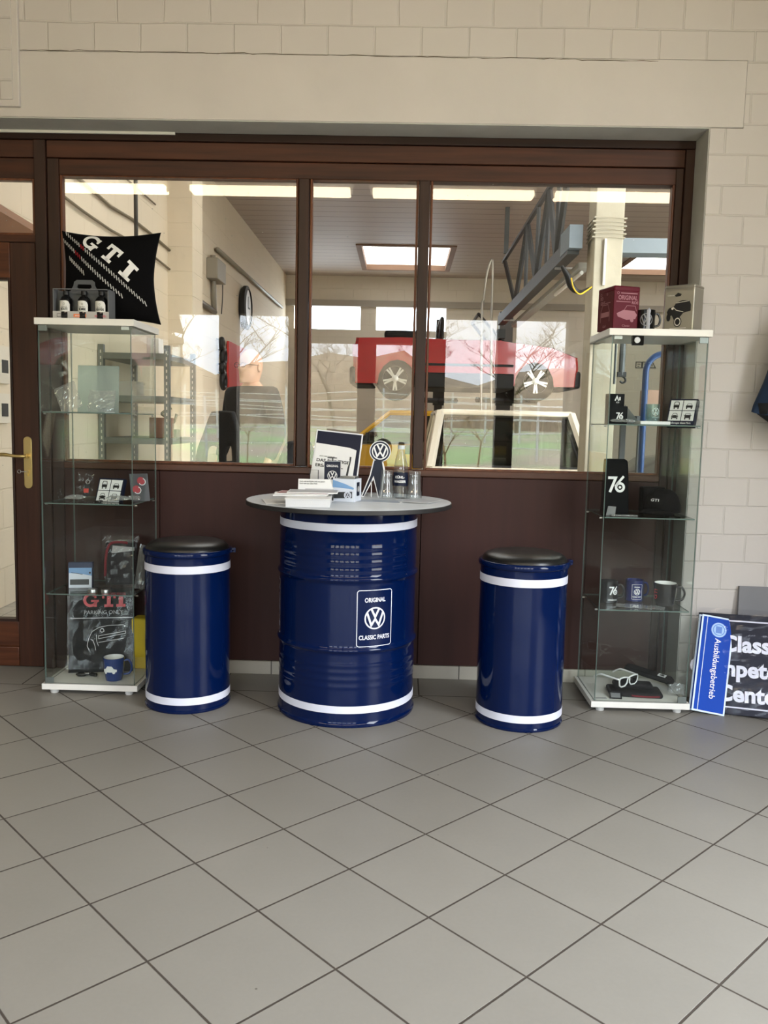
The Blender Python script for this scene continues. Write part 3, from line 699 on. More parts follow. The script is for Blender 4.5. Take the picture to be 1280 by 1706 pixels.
# ---- column, truss and beams
concM = mat('column_cream', rgb(172, 164, 144), .7, bump=.3, vary=.06)
cp = at(1010, 500, 7.2); cx0, cx1 = at(986, 500, 7.1).x, at(1034, 500, 7.1).x
b = NB(); box(b, cx0, cx1, 7.1, 7.36, 0, WZ); struct(obj('trim_22', b, concM, bevel=.01))
b = NB()
for k in range(6):
    z = at(1010, 362+k*6.5, 7.09).z; w_ = .006
    tube(b, [(cx0-w_-.012*(k % 2), 7.09, z), (cx1+w_+.01*((k+1) % 2), 7.09, z-.006), (cx1+w_, 7.37, z), (cx0-w_, 7.37, z)], .007, 5, closed=True)
tag(obj('wire_binding', b, mat('wire', rgb(168, 160, 140), .5)), 'wire wound in turns round the cream column', 'wire')
b = NB(); q0, q1 = at(1009, 398, 7.08), at(1006, 475, 7.08); box(b, q0.x-.006, q0.x+.012, 7.07, 7.10, q1.z, q0.z)
tag(obj('white_strip', b, whiteM), 'thin white strip on the front of the cream column', 'strip')
stM = mat('truss_steel', rgb(78, 80, 82), .55, .3); st2 = mat('beam_bluegrey', rgb(112, 122, 128), .55)
TX = cx0-.13; zl = 2.72
t = thing('roof_truss', 'dark steel lattice truss running back beside the cream column', 'truss', (TX, 7.3, zl))
b = NB(); box(b, -.05, .05, 0, 5.2, -.06, .07); obj('bottom_chord', b, stM, t)
b = NB(); box(b, -.02, .02, 0, 5.2, .82, .86); obj('top_chord', b, stM, t)
yy_ = [0.3, .8, 1.35, 2.0, 2.8, 3.7, 5.0]
for i in range(len(yy_)-1):
    b = NB(); y_a, y_b = yy_[i], yy_[i+1]; za_, zb2 = (.05, .82) if i % 2 else (.82, .05)
    tube(b, [(0, y_a, za_), (0, y_b, zb2)], .030, 4); obj('web_member', b, stM, t)
    if i < 4:
        b = NB(); tube(b, [(0, y_b, 0), (0, y_b, .82)], .022, 4); obj('upright', b, stM, t)
b = NB()
for y_ in (.6, 4.9): box(b, -.03, .03, y_-.03, y_+.03, .9, 4.25-zl)
obj('hanger', b, stM, t)
boxobj('gusset_plate', st2, t, -.055, .055, -.1, .3, -.03, .16)
b = NB(); box(b, cx1-.02, WX1, 7.2, 7.4, 2.66, 2.78); struct(obj('trim_23', b, st2))
t = thing('workshop_batten_lamp', 'long batten lamp slung under the lattice truss', 'lamp', (TX+.16, 7.6, zl-.12))
b = NB(); box(b, -.05, .05, 0, 4.6, 0, .05); box(b, -.20, .0, .3, .34, .045, .062); box(b, -.20, .0, 4.2, 4.24, .045, .062); obj('batten', b, mat('batten_grey', rgb(178, 176, 168), .5), t)
b = NB(); tube(b, [(0, .1, -.02), (0, 1.4, -.02)], .018, 8); obj('tube', b, mat('lamp_off', rgb(240, 240, 235), .4), t)
wall_run('hoop_rail', 'bent thin metal hoop standing up behind the red car', bend([Vector((at(803,535,12.6).x, 11.78, .0)), at(803, 535, 11.78), at(806, 500, 11.78), at(812, 455, 11.78), at(820, 432, 11.78), at(821, 455, 11.78), at(820, 500, 11.78), at(819, 560, 11.78), Vector((at(819,560,12.6).x, 11.78, .0))]), .018, mat('hoop', rgb(176, 170, 160), .4, .6), 'rail')
wall_run('yellow_black_cable', 'black cable bundle hooked on the left side of the cream column', bend([at(936, 443, 6.9), at(946, 460, 6.9), at(952, 476, 6.9), at(964, 486, 6.9), at(984, 480, 7.09)]), [.012+.018*sin(pi*min(1, i/20)) for i in range(25)], blk, 'cable')
wall_run('rope', 'yellow cord looped with the black cable on the cream column', bend([at(952, 463, 6.85), at(956, 480, 6.85), at(966, 490, 6.85), at(978, 484, 6.95), at(986, 478, 7.09)]), .006, mat('yellow_cord', rgb(225, 180, 40), .5), 'cord')
# lift posts
for i, (px0, px1, Y_, top) in enumerate(((828, 850, 14.75, 520), (724, 737, 15.6, 533))):
    xa, xb = at(px0, 650, Y_).x, at(px1, 650, Y_).x; z1_ = at(px0, top, Y_).z
    t = thing('car_lift_post', ['thick dark lift post behind the middle of the red car', 'slimmer black lift post behind the rear part of the red car'][i], 'car lift', ((xa+xb)/2, Y_, 0))
    h_ = (xb-xa)/2; boxobj('post', mat('lift_dark', rgb(74, 70, 68), .5), t, -h_, h_, -.1, .1, .03, z1_, bevel=.01); boxobj('base_plate', dgrey, t, -h_-.15, h_+.15, -.25, .25, 0, .03)
    b = NB(); box(b, -h_-.03, h_+.03, -.14, -.1, 1.55, 1.95); obj('carriage', b, dgrey, t)
    for s in (-1, 1):
        b = NB(); tube(b, [(0, -.14, 1.63), (s*(.5-.2*i), -.5, 1.63)], .05, 6); obj('arm', b, dgrey, t)

# ---- cars
def wheel(parent, x, y, z, R, w, side, spokes=5, rim=.64, rimM=None):
    wt = obj('tyre', (lambda b: (lathe(b, [(R*.62, -w/2), (R*.93, -w/2), (R, -w*.32), (R, w*.32), (R*.93, w/2), (R*.62, w/2), (R*.60, w*.3), (R*.60, -w*.3), (R*.62, -w/2)], 36, axis='Y', cap0=False, cap1=False), b)[1])(NB()), mat('tyre', rgb(26, 26, 26), .9), parent, smooth='auto', loc=(x, y, z))
    b = NB(); lathe(b, [(R*.60, side*w*.42), (R*.64, side*w*.48), (R*.66, side*w*.40), (R*.60, side*w*.1)], 36, axis='Y', cap0=False, cap1=False)
    n0 = len(b.faces); lathe(b, [(R*.60, side*w*.05), (R*.001, side*w*.05)], 24, axis='Y', cap0=False, cap1=False)
    b.faces.ensure_lookup_table()
    for f_ in b.faces[n0:]: f_.material_index = 1
    lathe(b, [(R*.17, side*w*.05), (R*.17, side*w*.42), (R*.05, side*w*.46)], 16, axis='Y')
    for k in range(spokes):
        a = 2*pi*k/spokes+.3
        for da in (-.13, .13):
            M_ = Matrix.Rotation(a+da, 4, 'Y'); box(b, R*.10, R*.62, min(side*w*.28, side*w*.42), max(side*w*.28, side*w*.42), -R*.045, R*.045, M_)
    o = obj('wheel_rim', b, rimM or mat('alloy', rgb(205, 205, 200), .35, .6), wt, smooth='auto'); o.data.materials.append(mat('wheel_shadow', rgb(30, 30, 32), .7))
def arch_profile(x0, x1, zb_, top, wheels, R):
    # lower side outline of a car from the rear (x0) to the front (x1) with round arches, closed by the top line
    pts = [(x0, zb_)]
    for wx in wheels:
        for k in range(9):
            a = pi-pi*k/8; pts.append((wx+R*cos(a), zb_-.06+max(0.06, R*sin(a)+.06)))
    pts.append((x1, zb_)); pts += top
    return pts
def car_body(parent, prof, W_, m, name='body', tuck=.05):
    b = NB(); n = len(prof); cx = sum(p[0] for p in prof)/n; cz = sum(p[1] for p in prof)/n
    slices = []
    for (y, k) in ((-W_/2, .97), (-W_/2+.05, .995), (-W_/4, 1), (W_/4, 1), (W_/2-.05, .995), (W_/2, .97)):
        slices.append([b.verts.new((cx+(p[0]-cx)*(k if True else 1), y, cz+(p[1]-cz)*(k if p[1] > cz else 1))) for p in prof])
    for a, c in zip(slices, slices[1:]):
        for i in range(n): b.faces.new((a[i], a[(i+1) % n], c[(i+1) % n], c[i]))
    tr = tessellate_polygon([[Vector((p[0], p[1], 0)) for p in prof]])
    for t_ in tr:
        b.faces.new([slices[0][i] for i in t_]); b.faces.new([slices[-1][i] for i in reversed(t_)])
    return obj(name, b, m, parent, smooth='auto')
def paint(name, c): return mat(name, c, .25, coat=.6)
# red convertible raised on the lift; its nose points to the right
YR = 13.6; xa = at(587, 620, YR-.8).x; xb = at(965, 620, YR-.8).x; L = xb-xa; zw = at(900, 669, YR-.8).z
t = thing('red_convertible', 'red convertible with folded black top raised on the lift', 'car', (xa+L/2, YR, zw))
k = L/4.0
top = [(2.0, .50), (1.98, .66), (1.55, .80), (.75, .88), (.62, .90), (-.2, .90), (-1.2, .92), (-1.95, .90), (-2.0, .62)]
prof = [(x*k, z) for x, z in arch_profile(-1.98, 1.97, .22, top, (-1.24, 1.25), .36)]
rp = paint('car_red', rgb(178, 20, 26)); car_body(t, prof, 1.64, rp)
boxobj('lower_trim', mat('trim_black', rgb(24, 24, 25), .7), t, -.86*k, .86*k, -.835, .835, .17, .40, bevel=.02)
boxobj('front_bumper', MATS['trim_black'], t, 1.64*k, 2.04*k, -.80, .80, .20, .46, bevel=.04); boxobj('rear_bumper', MATS['trim_black'], t, -2.05*k, -1.63*k, -.80, .80, .20, .47, bevel=.04)
for s in (-1, 1):
    boxobj('side_strip', MATS['trim_black'], t, -.84*k, .84*k, min(s*.80, s*.835), max(s*.80, s*.835), .50, .535)
    boxobj('tail_lamp', mat('lamp_red', rgb(170, 60, 40), .3), t, -2.0*k, -1.74*k, min(s*.74, s*.81), max(s*.74, s*.81), .62, .80, bevel=.01)
    boxobj('head_lamp', mat('lamp_clear', rgb(210, 210, 205), .15), t, 1.80*k, 1.97*k, min(s*.5, s*.79), max(s*.5, s*.79), .50, .66, bevel=.02)
    b = NB(); tube(b, [(.58*k, s*.76, .9), (.60*k, s*.86, .96)], .02, 6); box(b, .52*k, .66*k, min(s*.82, s*.96), max(s*.82, s*.96), .91, 1.04); obj('wing_mirror', b, blk, t)
    for wx in (-1.24, 1.25): wheel(t, wx*k, s*.70, .30, .30, .19, s)
b = NB(); box(b, -1.45*k, -.72*k, -.66, .66, .90, 1.03); obj('folded_top', b, mat('soft_top', rgb(22, 22, 24), .85), t, bevel=.05, seg=3)
b = NB()
for s in (-1, 1): tube(b, [(.66*k, s*.72, .88), (.22*k, s*.60, 1.30)], .025, 6)
tube(b, [(.22*k, -.60, 1.30), (.22*k, .60, 1.30)], .025, 6); obj('windscreen_frame', b, blk, t)
b = NB(); vs = [b.verts.new(v) for v in ((.66*k, -.71, .88), (.66*k, .71, .88), (.23*k, .59, 1.29), (.23*k, -.59, 1.29))]; b.faces.new(vs); o = obj('windscreen', b, glass_mat('car_glass', (.8, .85, .82, 1), 1.5), t); o.modifiers.new('s', 'SOLIDIFY').thickness = .006
b = NB(); tube(b, bend([(-.45*k, -.62, .88), (-.42*k, -.60, 1.22), (-.42*k, .60, 1.22), (-.45*k, .62, .88)], 4), .03, 6); obj('roll_bar', b, whiteM if False else blk, t)

def saloon(name, label, loc, rot, L, W_, H, body, paintM, gh, wheels=(-1.2, 1.25), R=.31, fr=None, glass=None):
    # loc is on the floor under the middle of the car; x runs along it. gh = greenhouse (x base rear, x top rear, x top front, x base front, belt z)
    t = thing(name, label, 'car', loc, rot)
    prof = arch_profile(-L/2, L/2, .22, body, wheels, R+.05); car_body(t, prof, W_, paintM)
    a0, a1, a2, a3, zb_ = gh; wt, wb = W_/2-.17, W_/2-.07; pM = paintM
    P = {}
    for s in (-1, 1):
        P['rb', s] = Vector((a0, s*wb, zb_)); P['rt', s] = Vector((a1, s*wt, H-.04)); P['ft', s] = Vector((a2, s*wt, H-.04)); P['fb', s] = Vector((a3, s*wb, zb_))
    b = NB()
    for s in (-1, 1):
        tube(b, [P['rb', s], P['rt', s]], .045, 6); tube(b, [P['fb', s], P['ft', s]], .035, 6)
        tube(b, [P['rt', s], P['ft', s]], .04, 6); mb, mt = P['rb', s].lerp(P['fb', s], .47), P['rt', s].lerp(P['ft', s], .45); tube(b, [mb, mt], .035, 6)
    tube(b, [P['rb', -1], P['rb', 1]], .03, 6); tube(b, [P['fb', -1], P['fb', 1]], .03, 6)
    obj('pillars', b, pM, t, smooth='auto')
    b = NB(); box(b, a1-.02, a2+.02, -wt-.02, wt+.02, H-.075, H); obj('roof', b, pM, t, bevel=.035, seg=3)
    G_ = glass or glass_mat('car_glass')
    def pane(nm, q):
        b = NB(); b.faces.new([b.verts.new(v) for v in q]); o = obj(nm, b, G_, t); o.modifiers.new('s', 'SOLIDIFY').thickness = .005
    pane('rear_window', (P['rb', -1], P['rb', 1], P['rt', 1], P['rt', -1])); pane('windscreen', (P['fb', -1], P['fb', 1], P['ft', 1], P['ft', -1]))
    for s in (-1, 1): pane('side_glass', (P['rb', s], P['fb', s], P['ft', s], P['rt', s]))
    for (q0, q1) in ((('rb'), ('rt')), (('fb'), ('ft'))):
        b = NB()
        a = [P[q0, -1]*.94+P[q0, 1]*.06, P[q0, -1]*.06+P[q0, 1]*.94, P[q1, 1]*.94+P[q1, -1]*.06, P[q1, 1]*.06+P[q1, -1]*.94]
        a = [v+Vector((.0, 0, .03 if v.z < 1.1 else -.045)) for v in a]; tube(b, a, .018, 6, closed=True)
        obj('window_seal', b, mat('rubber', rgb(28, 28, 28), .8), t)
    boxobj('rear_bumper', mat('bumper_chrome', rgb(200, 200, 198), .2, .9), t, -L/2-.06, -L/2+.06, -W_/2+.05, W_/2-.05, .36, .48, bevel=.02); boxobj('front_bumper', MATS['bumper_chrome'], t, L/2-.06, L/2+.06, -W_/2+.05, W_/2-.05, .36, .48, bevel=.02)
    for s in (-1, 1):
        boxobj('tail_lamp', mat('lamp_red'), t, -L/2-.012, -L/2+.03, min(s*.45, s*.70), max(s*.45, s*.70), .56, .72, bevel=.008)
        b = NB(); lathe(b, [(.10, 0), (.11, .03), (.06, .05), (.001, .055)], 24, axis='X', cx=L/2-.02, cy=s*.56, cz=.66); obj('head_lamp', b, mat('lamp_clear'), t, smooth='auto')
        b = NB(); tube(b, [(a3-.25, s*wb, zb_+.03), (a3-.25, s*(wb+.12), zb_+.08)], .012, 6); box(b, a3-.27, a3-.22, min(s*(wb+.08), s*(wb+.22)), max(s*(wb+.08), s*(wb+.22)), zb_+.04, zb_+.15); obj('wing_mirror', b, blk, t)
        for wx in wheels: wheel(t, wx, s*(W_/2-.13), R, R, .17, s, rimM=mat('steel_rim', rgb(170, 170, 168), .4, .6))
    for s in (-.35, .35):
        b = NB(); box(b, a1+.75+(.9 if s else 0)-.9, a1+.95, s-.22, s+.22, .55, 1.12); obj('front_seat', b, mat('car_seat', rgb(48, 44, 42), .9), t, bevel=.05)
    return t
# pale cream car seen from behind through the right pane
YC = 8.2; pc = at(842, 740, YC)
saloon('cream_car', 'pale cream old saloon parked nose away behind the right pane', (pc.x, YC+1.35, 0), (0, 0, radians(90)), 4.1, 1.62, 1.36,
       [(2.05, .45), (2.0, .74), (.95, .80), (-1.15, .80), (-1.98, .76), (-2.05, .5)], paint('car_cream', rgb(214, 204, 184)), (-1.80, -1.30, .35, .95, .80), glass=glass_mat('car_glass_dark', (.45, .48, .46, 1), 1.5))
# yellow car standing crosswise further back
YY = 12.9; py_ = at(640, 740, YY)
saloon('yellow_car', 'mustard yellow old estate car standing behind the middle pane', (at(682, 740, YY).x, YY, 0), (0, 0, radians(180)), 3.75, 1.60, 1.40,
       [(1.87, .45), (1.82, .80), (1.0, .90), (-1.2, .93), (-1.82, .90), (-1.87, .5)], paint('car_yellow', rgb(214, 164, 40)), (-1.65, -1.40, .30, .85, .92), wheels=(-1.15, 1.2), glass=MATS['car_glass_dark'])
# grey dark car at the right, seen through the right cabinet
YG = 7.0
saloon('grey_car', 'dark grey rounded old car seen through the right display cabinet', (4.2, 8.7, 0), (0, 0, radians(4)), 4.0, 1.55, 1.42,
       [(2.0, .5), (1.9, .80), (1.0, .98), (-.9, 1.0), (-1.6, .90), (-1.98, .62)], paint('car_grey', rgb(70, 74, 76)), (-1.25, -.75, .25, .8, .97))
# wheeled frame, chain hoist, wall marks, box
blueM = mat('trolley_blue', rgb(34, 68, 120), .35)
YB = 5.2; x_l = at(1072, 700, YB).x; zt_ = at(1090, 589, YB).z
t = thing('blue_trolley', 'trolley with a bent blue tube handle seen through the right cabinet', 'trolley', (x_l, YB, 0))
b = NB(); tube(b, [(0, 0, .15)]+[(.11-.11*cos(k*pi/16), 0, zt_-.11+.11*sin(k*pi/16)) for k in range(9)]+[(.52+.11*sin(k*pi/16), 0, zt_-.11+.11*cos(k*pi/16)) for k in range(9)]+[(.63, 0, .15)], .019, 10); obj('handle_tube', b, blueM, t, smooth=True)
boxobj('load_deck', blueM, t, -.04, .67, 0, .9, .13, .17, bevel=.01)
for x_ in (.04, .59):
    for y_ in (.1, .8):
        b = NB(); lathe(b, [(.055, -.018), (.065, -.01), (.065, .01), (.055, .018)], 20, axis='X', cx=x_, cy=y_, cz=.065); obj('castor', b, blk, t, smooth='auto')
t = thing('chain_hoist', 'dark hanging hoist tube with a hook seen at the top left of the right cabinet', 'hoist', (at(1037, 600, 6.2).x, 6.2, at(1037, 552, 6.2).z))
zz = lambda py: at(1037, py, 6.2).z-t.location.z
b = NB(); tube(b, [(0, 0, 0.0), (0, 0, zz(625))], .022, 8); obj('hoist_tube', b, stM, t)
b = NB(); tube(b, [(-.05, 0, 0), (-.05, 0, zz(640))], .009, 6); obj('chain', b, stM, t)
b = NB(); box(b, -.03, .03, -.02, .02, zz(628), zz(620)); tube(b, bend([(0, 0, zz(626)), (.025, 0, zz(630)), (.03, 0, zz(635)), (.01, 0, zz(638)), (-.01, 0, zz(635))]), .008, 6); obj('hook', b, blk, t)
b = NB(); box(b, -.04, .03, -.02, .90, -.01, .03); obj('bracket_arm', b, stM, t)
for i, (px, lab) in enumerate(((1065, 'square outlined safety notice on the far wall, left of three'), (1076, 'square outlined safety notice on the far wall, middle of three'), (1087, 'triangular safety notice on the far wall, right of three'))):
    p = at(px, 608, 17.97); g = G()
    if i < 2: g.line([(-.06, -.06), (.06, -.06), (.06, .06), (-.06, .06), (-.06, -.07)], .018); g.rect(-.03, -.035, .01, -.02); g.rect(-.03, .01, .03, .025)
    else: g.line([(-.075, -.06), (.075, -.06), (0, .07), (-.08, -.07)], .018); g.rect(-.008, -.03, .008, .02)
    tag(g.place('wall_notice', blk, None, front(p.x, 17.985, p.z)), lab, 'notice', 'safety notices on the far wall')
b = NB(); p = at(1083, 680, 6.3); BH = at(1083, 694, 6.3).z; box(b, p.x-.05, p.x+.06, 6.25, 6.40, BH, at(1083, 650, 6.3).z); tag(obj('carton', b, card, bevel=.004), 'brown carton on the workbench behind the right cabinet', 'box')
t = thing('workbench', 'dark workbench behind the right cabinet carrying the brown carton', 'workbench', (p.x+.1, 6.4, 0))
boxobj('bench_top', dgrey, t, -.25, .7, -.3, .3, BH-.05, BH, bevel=.005)
for x_ in (-.2, .65):
    for y_ in (-.25, .25): boxobj('leg', dgrey, t, x_-.02, x_+.02, y_-.02, y_+.02, 0, BH-.05)
# timber rail seen through the light above the door
q0, q1 = wpt(-40, 345), wpt(70, 408)
b = NB(); tube(b, [q0, q1], .10, 4); tag(obj('timber_rail', b, mat('rail_brown', rgb(140, 100, 76), .6)), 'brown timber rail sloping across the light above the door', 'rail')
# framed notices on the wall seen through the door glass
for i, (py0, py1) in enumerate(((575, 640), (655, 705))):
    a, c = wpt(5, py0), wpt(24, py1); b = NB(); box(b, WX0+.0, WX0+.02, a.y, c.y, c.z, a.z); o = obj('wall_poster', b, mat('poster_pale', rgb(220, 212, 196), .6)); tag(o, ['upper pale poster on the wall seen through the door glass', 'lower pale poster on the wall seen through the door glass'][i], 'poster')
    p = (a+c)/2; b = NB(); box(b, WX0+.02, WX0+.023, a.y+.03, c.y-.03, p.z-.05, p.z+.03); obj('picture', b, dgrey, o)

# ---- the man in the workshop
def person():
    px_, Y_ = at(418, 620, 6.3).x, 6.3
    t = thing('person', 'bald man with glasses in a dark jacket standing beyond the left pane', 'person', (px_, Y_, 0), (0, 0, radians(-35)))
    skin = mat('skin', rgb(214, 168, 140), .6); jk = mat('jacket_dark', rgb(26, 27, 31), .85); tr = mat('trousers_dark', rgb(36, 40, 52), .85)
    def skinned(name, nodes, edges, m, root=0, sub=2):
        me = bpy.data.meshes.new(name); me.from_pydata([n_[0] for n_ in nodes], edges, [])
        o = bpy.data.objects.new(name, me); COL.objects.link(o); o.parent = t; me.materials.append(m)
        o.modifiers.new('skin', 'SKIN')
        for i, n_ in enumerate(nodes):
            sv = me.skin_vertices[0].data[i]; r_ = n_[1]; sv.radius = r_ if isinstance(r_, tuple) else (r_, r_); sv.use_root = (i == root)
        md = o.modifiers.new('sub', 'SUBSURF'); md.levels = sub; md.render_levels = sub
        o.modifiers['skin'].use_smooth_shade = True; return o
    N_ = []; E_ = []
    def nd(p, r, par=None):
        N_.append((p, r)); i = len(N_)-1
        if par is not None: E_.append((par, i))
        return i
    pel = nd((0, 0, .95), (.10, .08)); ab = nd((0, .01, 1.12), (.14, .10), pel); ch = nd((0, .01, 1.32), (.17, .12), ab); nk0 = nd((0, .02, 1.46), (.07, .07), ch); nk = nd((0, .0, 1.52), (.055, .06), nk0)
    for s in (-1, 1):
        hp = nd((s*.08, 0, .84), .06, pel); kn = nd((s*.11, -.02, .49), .05, hp); an = nd((s*.12, .02, .09), .04, kn); nd((s*.13, -.14, .035), (.04, .03), an)
        sh = nd((s*.19, .01, 1.41), .06, ch); el = nd((s*.26, .03, 1.13), .042, sh); wr = nd((s*.25, -.08, .90), .028, el); hd = nd((s*.25, -.11, .85), (.036, .018), wr)
        for k in range(4):
            a = nd((s*.25+(-.024+.016*k), -.125, .80), .0085, hd); c = nd((s*.25+(-.026+.017*k), -.115, .775), .008, a); nd((s*.25+(-.026+.017*k), -.10, .76-.004*abs(k-1)), .007, c)
        a = nd((s*.25-s*.04, -.14, .835), .010, hd); nd((s*.25-s*.045, -.155, .805), .008, a)
    skinned('body', N_, E_, skin)
    # head as one shaped surface: cranium, brow, nose, lips, chin, ears
    b = NB(); rings = []; nz_, na = 26, 32
    for i in range(nz_+1):
        f = .5-.5*cos(pi*(.12+.88*i/nz_)); f = (f-.035)/.965; z = 1.485+.245*f; rr = []
        wx = .076*math.sqrt(max(0.0, 1-((f-.60)/.403)**2 if f > .6 else 1-.55*((.6-f)/.6)**2)) if f < .999 else .002
        wf = .100*math.sqrt(max(0.0, 1-(max(0, f-.55)/.46)**2)) if f < .999 else .002
        wk = .100*math.sqrt(max(0.0, 1-(max(0, f-.55)/.46)**2))*(.62+.38*min(1, f/.45))
        for j in range(na):
            a = 2*pi*j/na; fx, fy = cos(a), sin(a)
            x = wx*fx; y = (wf if fy < 0 else wk)*fy
            if fy < -.90:
                c = (-fy-.90)/.10
                y -= .030*c*math.exp(-((f-.42)/.07)**2) + .008*c*math.exp(-((f-.24)/.03)**2) + .010*c*math.exp(-((f-.08)/.06)**2)
            if -.97 < fy < -.70: y += .012*math.exp(-((f-.50)/.05)**2)
            rr.append(b.verts.new((x, y, z)))
        rings.append(rr)
    for a, c in zip(rings, rings[1:]):
        for j in range(na): b.faces.new((a[j], a[(j+1) % na], c[(j+1) % na], c[j]))
    b.faces.new(rings[-1]); b.faces.new(list(reversed(rings[0])))
    for s in (-1, 1): lathe(b, [(.002, -.012), (.022, -.008), (.026, .0), (.018, .008), (.004, .004)], 14, cx=s*.079, cy=.01, cz=1.595, axis='X', sx=.7, sy=1.25)
    obj('head', b, skin, t, smooth=True)
    g_ = mat('glasses_frame', rgb(60, 50, 44), .3); b = NB()
    for s in (-1, 1):
        tube(b, [(s*.033+.024*cos(k*pi/8), -.112, 1.612+.017*sin(k*pi/8)) for k in range(16)], .002, 6, closed=True); tube(b, [(s*.057, -.11, 1.616), (s*.08, .0, 1.615)], .002, 6)
    tube(b, [(-.010, -.114, 1.615), (.010, -.114, 1.615)], .002, 6); obj('glasses', b, g_, t)
    b = NB()
    for s in (-1, 1): lathe(b, [(.001, -.010), (.005, -.003), (.006, 0), (.001, .004)], 12, axis='Y', cx=s*.031, cy=-.091, cz=1.608)
    obj('eyes', b, whitep, t, smooth=True)
    N_.clear(); E_.clear()
    pel = nd((0, 0, .98), (.165, .128)); nd((0, 0, .78), (.165, .130), pel); ab = nd((0, .01, 1.12), (.162, .122), pel); ch = nd((0, .01, 1.32), (.195, .14), ab); nd((0, .015, 1.455), (.088, .085), ch)
    for s in (-1, 1):
        sh = nd((s*.20, .01, 1.40), .078, ch); el = nd((s*.265, .03, 1.13), .06, sh); nd((s*.255, -.07, .92), .045, el)
    skinned('jacket', N_, E_, jk)
    N_.clear(); E_.clear()
    pel = nd((0, 0, .95), (.125, .105))
    for s in (-1, 1): hp = nd((s*.085, 0, .80), .088, pel); kn = nd((s*.115, -.015, .49), .075, hp); nd((s*.12, .02, .10), .062, kn)
    skinned('trousers', N_, E_, tr)
    for s in (-1, 1):
        b = NB(); prism(b, [(-.20, 0), (.09, 0), (.09, .07), (.04, .11), (-.05, .09), (-.17, .06), (-.21, .03)], s*.125-.045, s*.125+.045, 'YZ'); obj('shoe', b, blk, t, bevel=.015)
person()
# ------------------------------------------------------------------ drum table and drum stools
drumM = mat('drum_blue', rgb(3, 21, 62), .06, spec=.30, bump=.05, bscale=14)
bandM = mat('band_white', rgb(222, 224, 236), .4)
navy = mat('navy_print', rgb(8, 17, 42), .45, spec=.3)
TXc, TYc = -.215, 3.53
t = thing('drum_table', 'round bar table made of a large dark blue steel drum', 'table', (TXc, TYc, 0)); DR = .288
def bulge(z, zc, h, a): return a*math.exp(-((z-zc)/h)**2)
prof = [(DR+.004, .0), (DR+.0055, .004), (DR+.0055, .012), (DR+.001, .018)]
z = .022
while z < .855:
    r_ = DR+bulge(z, .597, .011, .009)+bulge(z, .314, .010, .009)
    for zc in (.165, .195, .225, .252, .632, .664, .694, .722): r_ += bulge(z, zc, .009, .0014)
    prof.append((r_, z)); z += .0035
prof += [(DR+.001, .856), (DR+.0055, .860), (DR+.0055, .867)]
b = NB(); lathe(b, prof, 96); drum = obj('drum', b, drumM, t, smooth='auto')
def band(z0, z1, R, par, seg=96, nm='band'):
    b = NB(); lathe(b, [(R-.001, z0), (R+.0010, z0+.0006), (R+.0010, z1-.0006), (R-.001, z1)], seg, cap0=False, cap1=False); return obj(nm, b, bandM, par, smooth='auto')
band(.057, .088, DR, t); band(.787, .819, DR, t)
b = NB(); lathe(b, [(.428, .868), (.431, .870), (.431, .8855), (.429, .8865)], 96); tt = obj('tabletop', b, mat('table_edge', rgb(34, 33, 33), .5), t, smooth='auto')
b = NB(); lathe(b, [(.4285, .8862), (.4285, .8872)], 96); obj('laminate', b, mat('laminate_grey', rgb(205, 210, 214), .35), tt, smooth='auto')
def cyl(R, a0, z0, lift=.0014): return lambda u, v: Vector(((R+lift)*sin(a0+u/R), -(R+lift)*cos(a0+u/R), z0+v))
def logo_label(g, w, h, lw=.003, c=.010):
    x, y = w/2, h/2; pts = []
    for (cx, cy, s0) in ((x-c, y-c, 0), (-x+c, y-c, pi/2), (-x+c, -y+c, pi), (x-c, -y+c, 1.5*pi)):
        for k in range(5): pts.append((cx+c*cos(s0+k*pi/8), cy+c*sin(s0+k*pi/8)))
    pts.append(pts[0]); pts.append(pts[1]); g.line(pts, lw)
    g.vw(0, .0, w*.30); g.text('ORIGINAL', 0, h*.29, h*.075, sx=.80, bold=.03); g.text('CLASSIC PARTS', 0, -h*.375, h*.075, sx=.80, bold=.03); return g
for a_ in (radians(26), radians(-88)):
    logo_label(G(), .150, .226).place('label_print', bandM, drum, cyl(DR, a_, .4435), cut=.012)
g = G().text('ORIGINAL', 0, 0, .001) if False else None
seatM2 = mat('black_vinyl', rgb(20, 20, 20), .33, bump=.08, bscale=200)
def stool(x, y, label, latch):
    t = thing('drum_stool', label, 'stool', (x, y, 0), group=None); R = .1775
    b = NB(); lathe(b, [(R+.001, 0), (R+.003, .003), (R+.003, .010), (R, .014)]+[(R+.0006*sin(i), .02+i*.03) for i in range(21)]+[(R, .650)], 72); bd = obj('body', b, drumM, t, smooth='auto')
    band(.036, .068, R, t, 72); band(.584, .617, R, t, 72)
    b = NB(); lathe(b, [(R, .646), (R+.007, .649), (R+.0095, .656), (R+.0095, .664), (R+.006, .671), (R-.002, .673), (R-.006, .668)], 72, cap0=False, cap1=False); obj('closing_ring', b, drumM, t, smooth=True)
    b = NB(); lathe(b, [(R-.004, .660), (R-.004, .672), (R-.010, .684), (R-.022, .694), (R-.045, .702), (R-.09, .706), (.002, .708)], 72, cap1=True); obj('seat_cushion', b, seatM2, t, smooth=True)
    a = latch; c, s = cos(a), sin(a); ln = NB()
    tube(ln, [((R+.012)*cos(a+da), (R+.012)*sin(a+da), .660) for da in (-.30, -.2, -.1, 0, .1)], .006, 8)
    box(ln, (R+.006), (R+.024), -.016, .016, .650, .670, Matrix.Rotation(a-.02, 4, 'Z')); obj('ring_latch', ln, drumM, t, bevel=.002)
    return t
stool(-.898, 3.52, 'small dark blue drum stool with black seat beside the left display cabinet', radians(10))
stool(.515, 3.425, 'small dark blue drum stool with black seat between the table and right cabinet', radians(8))

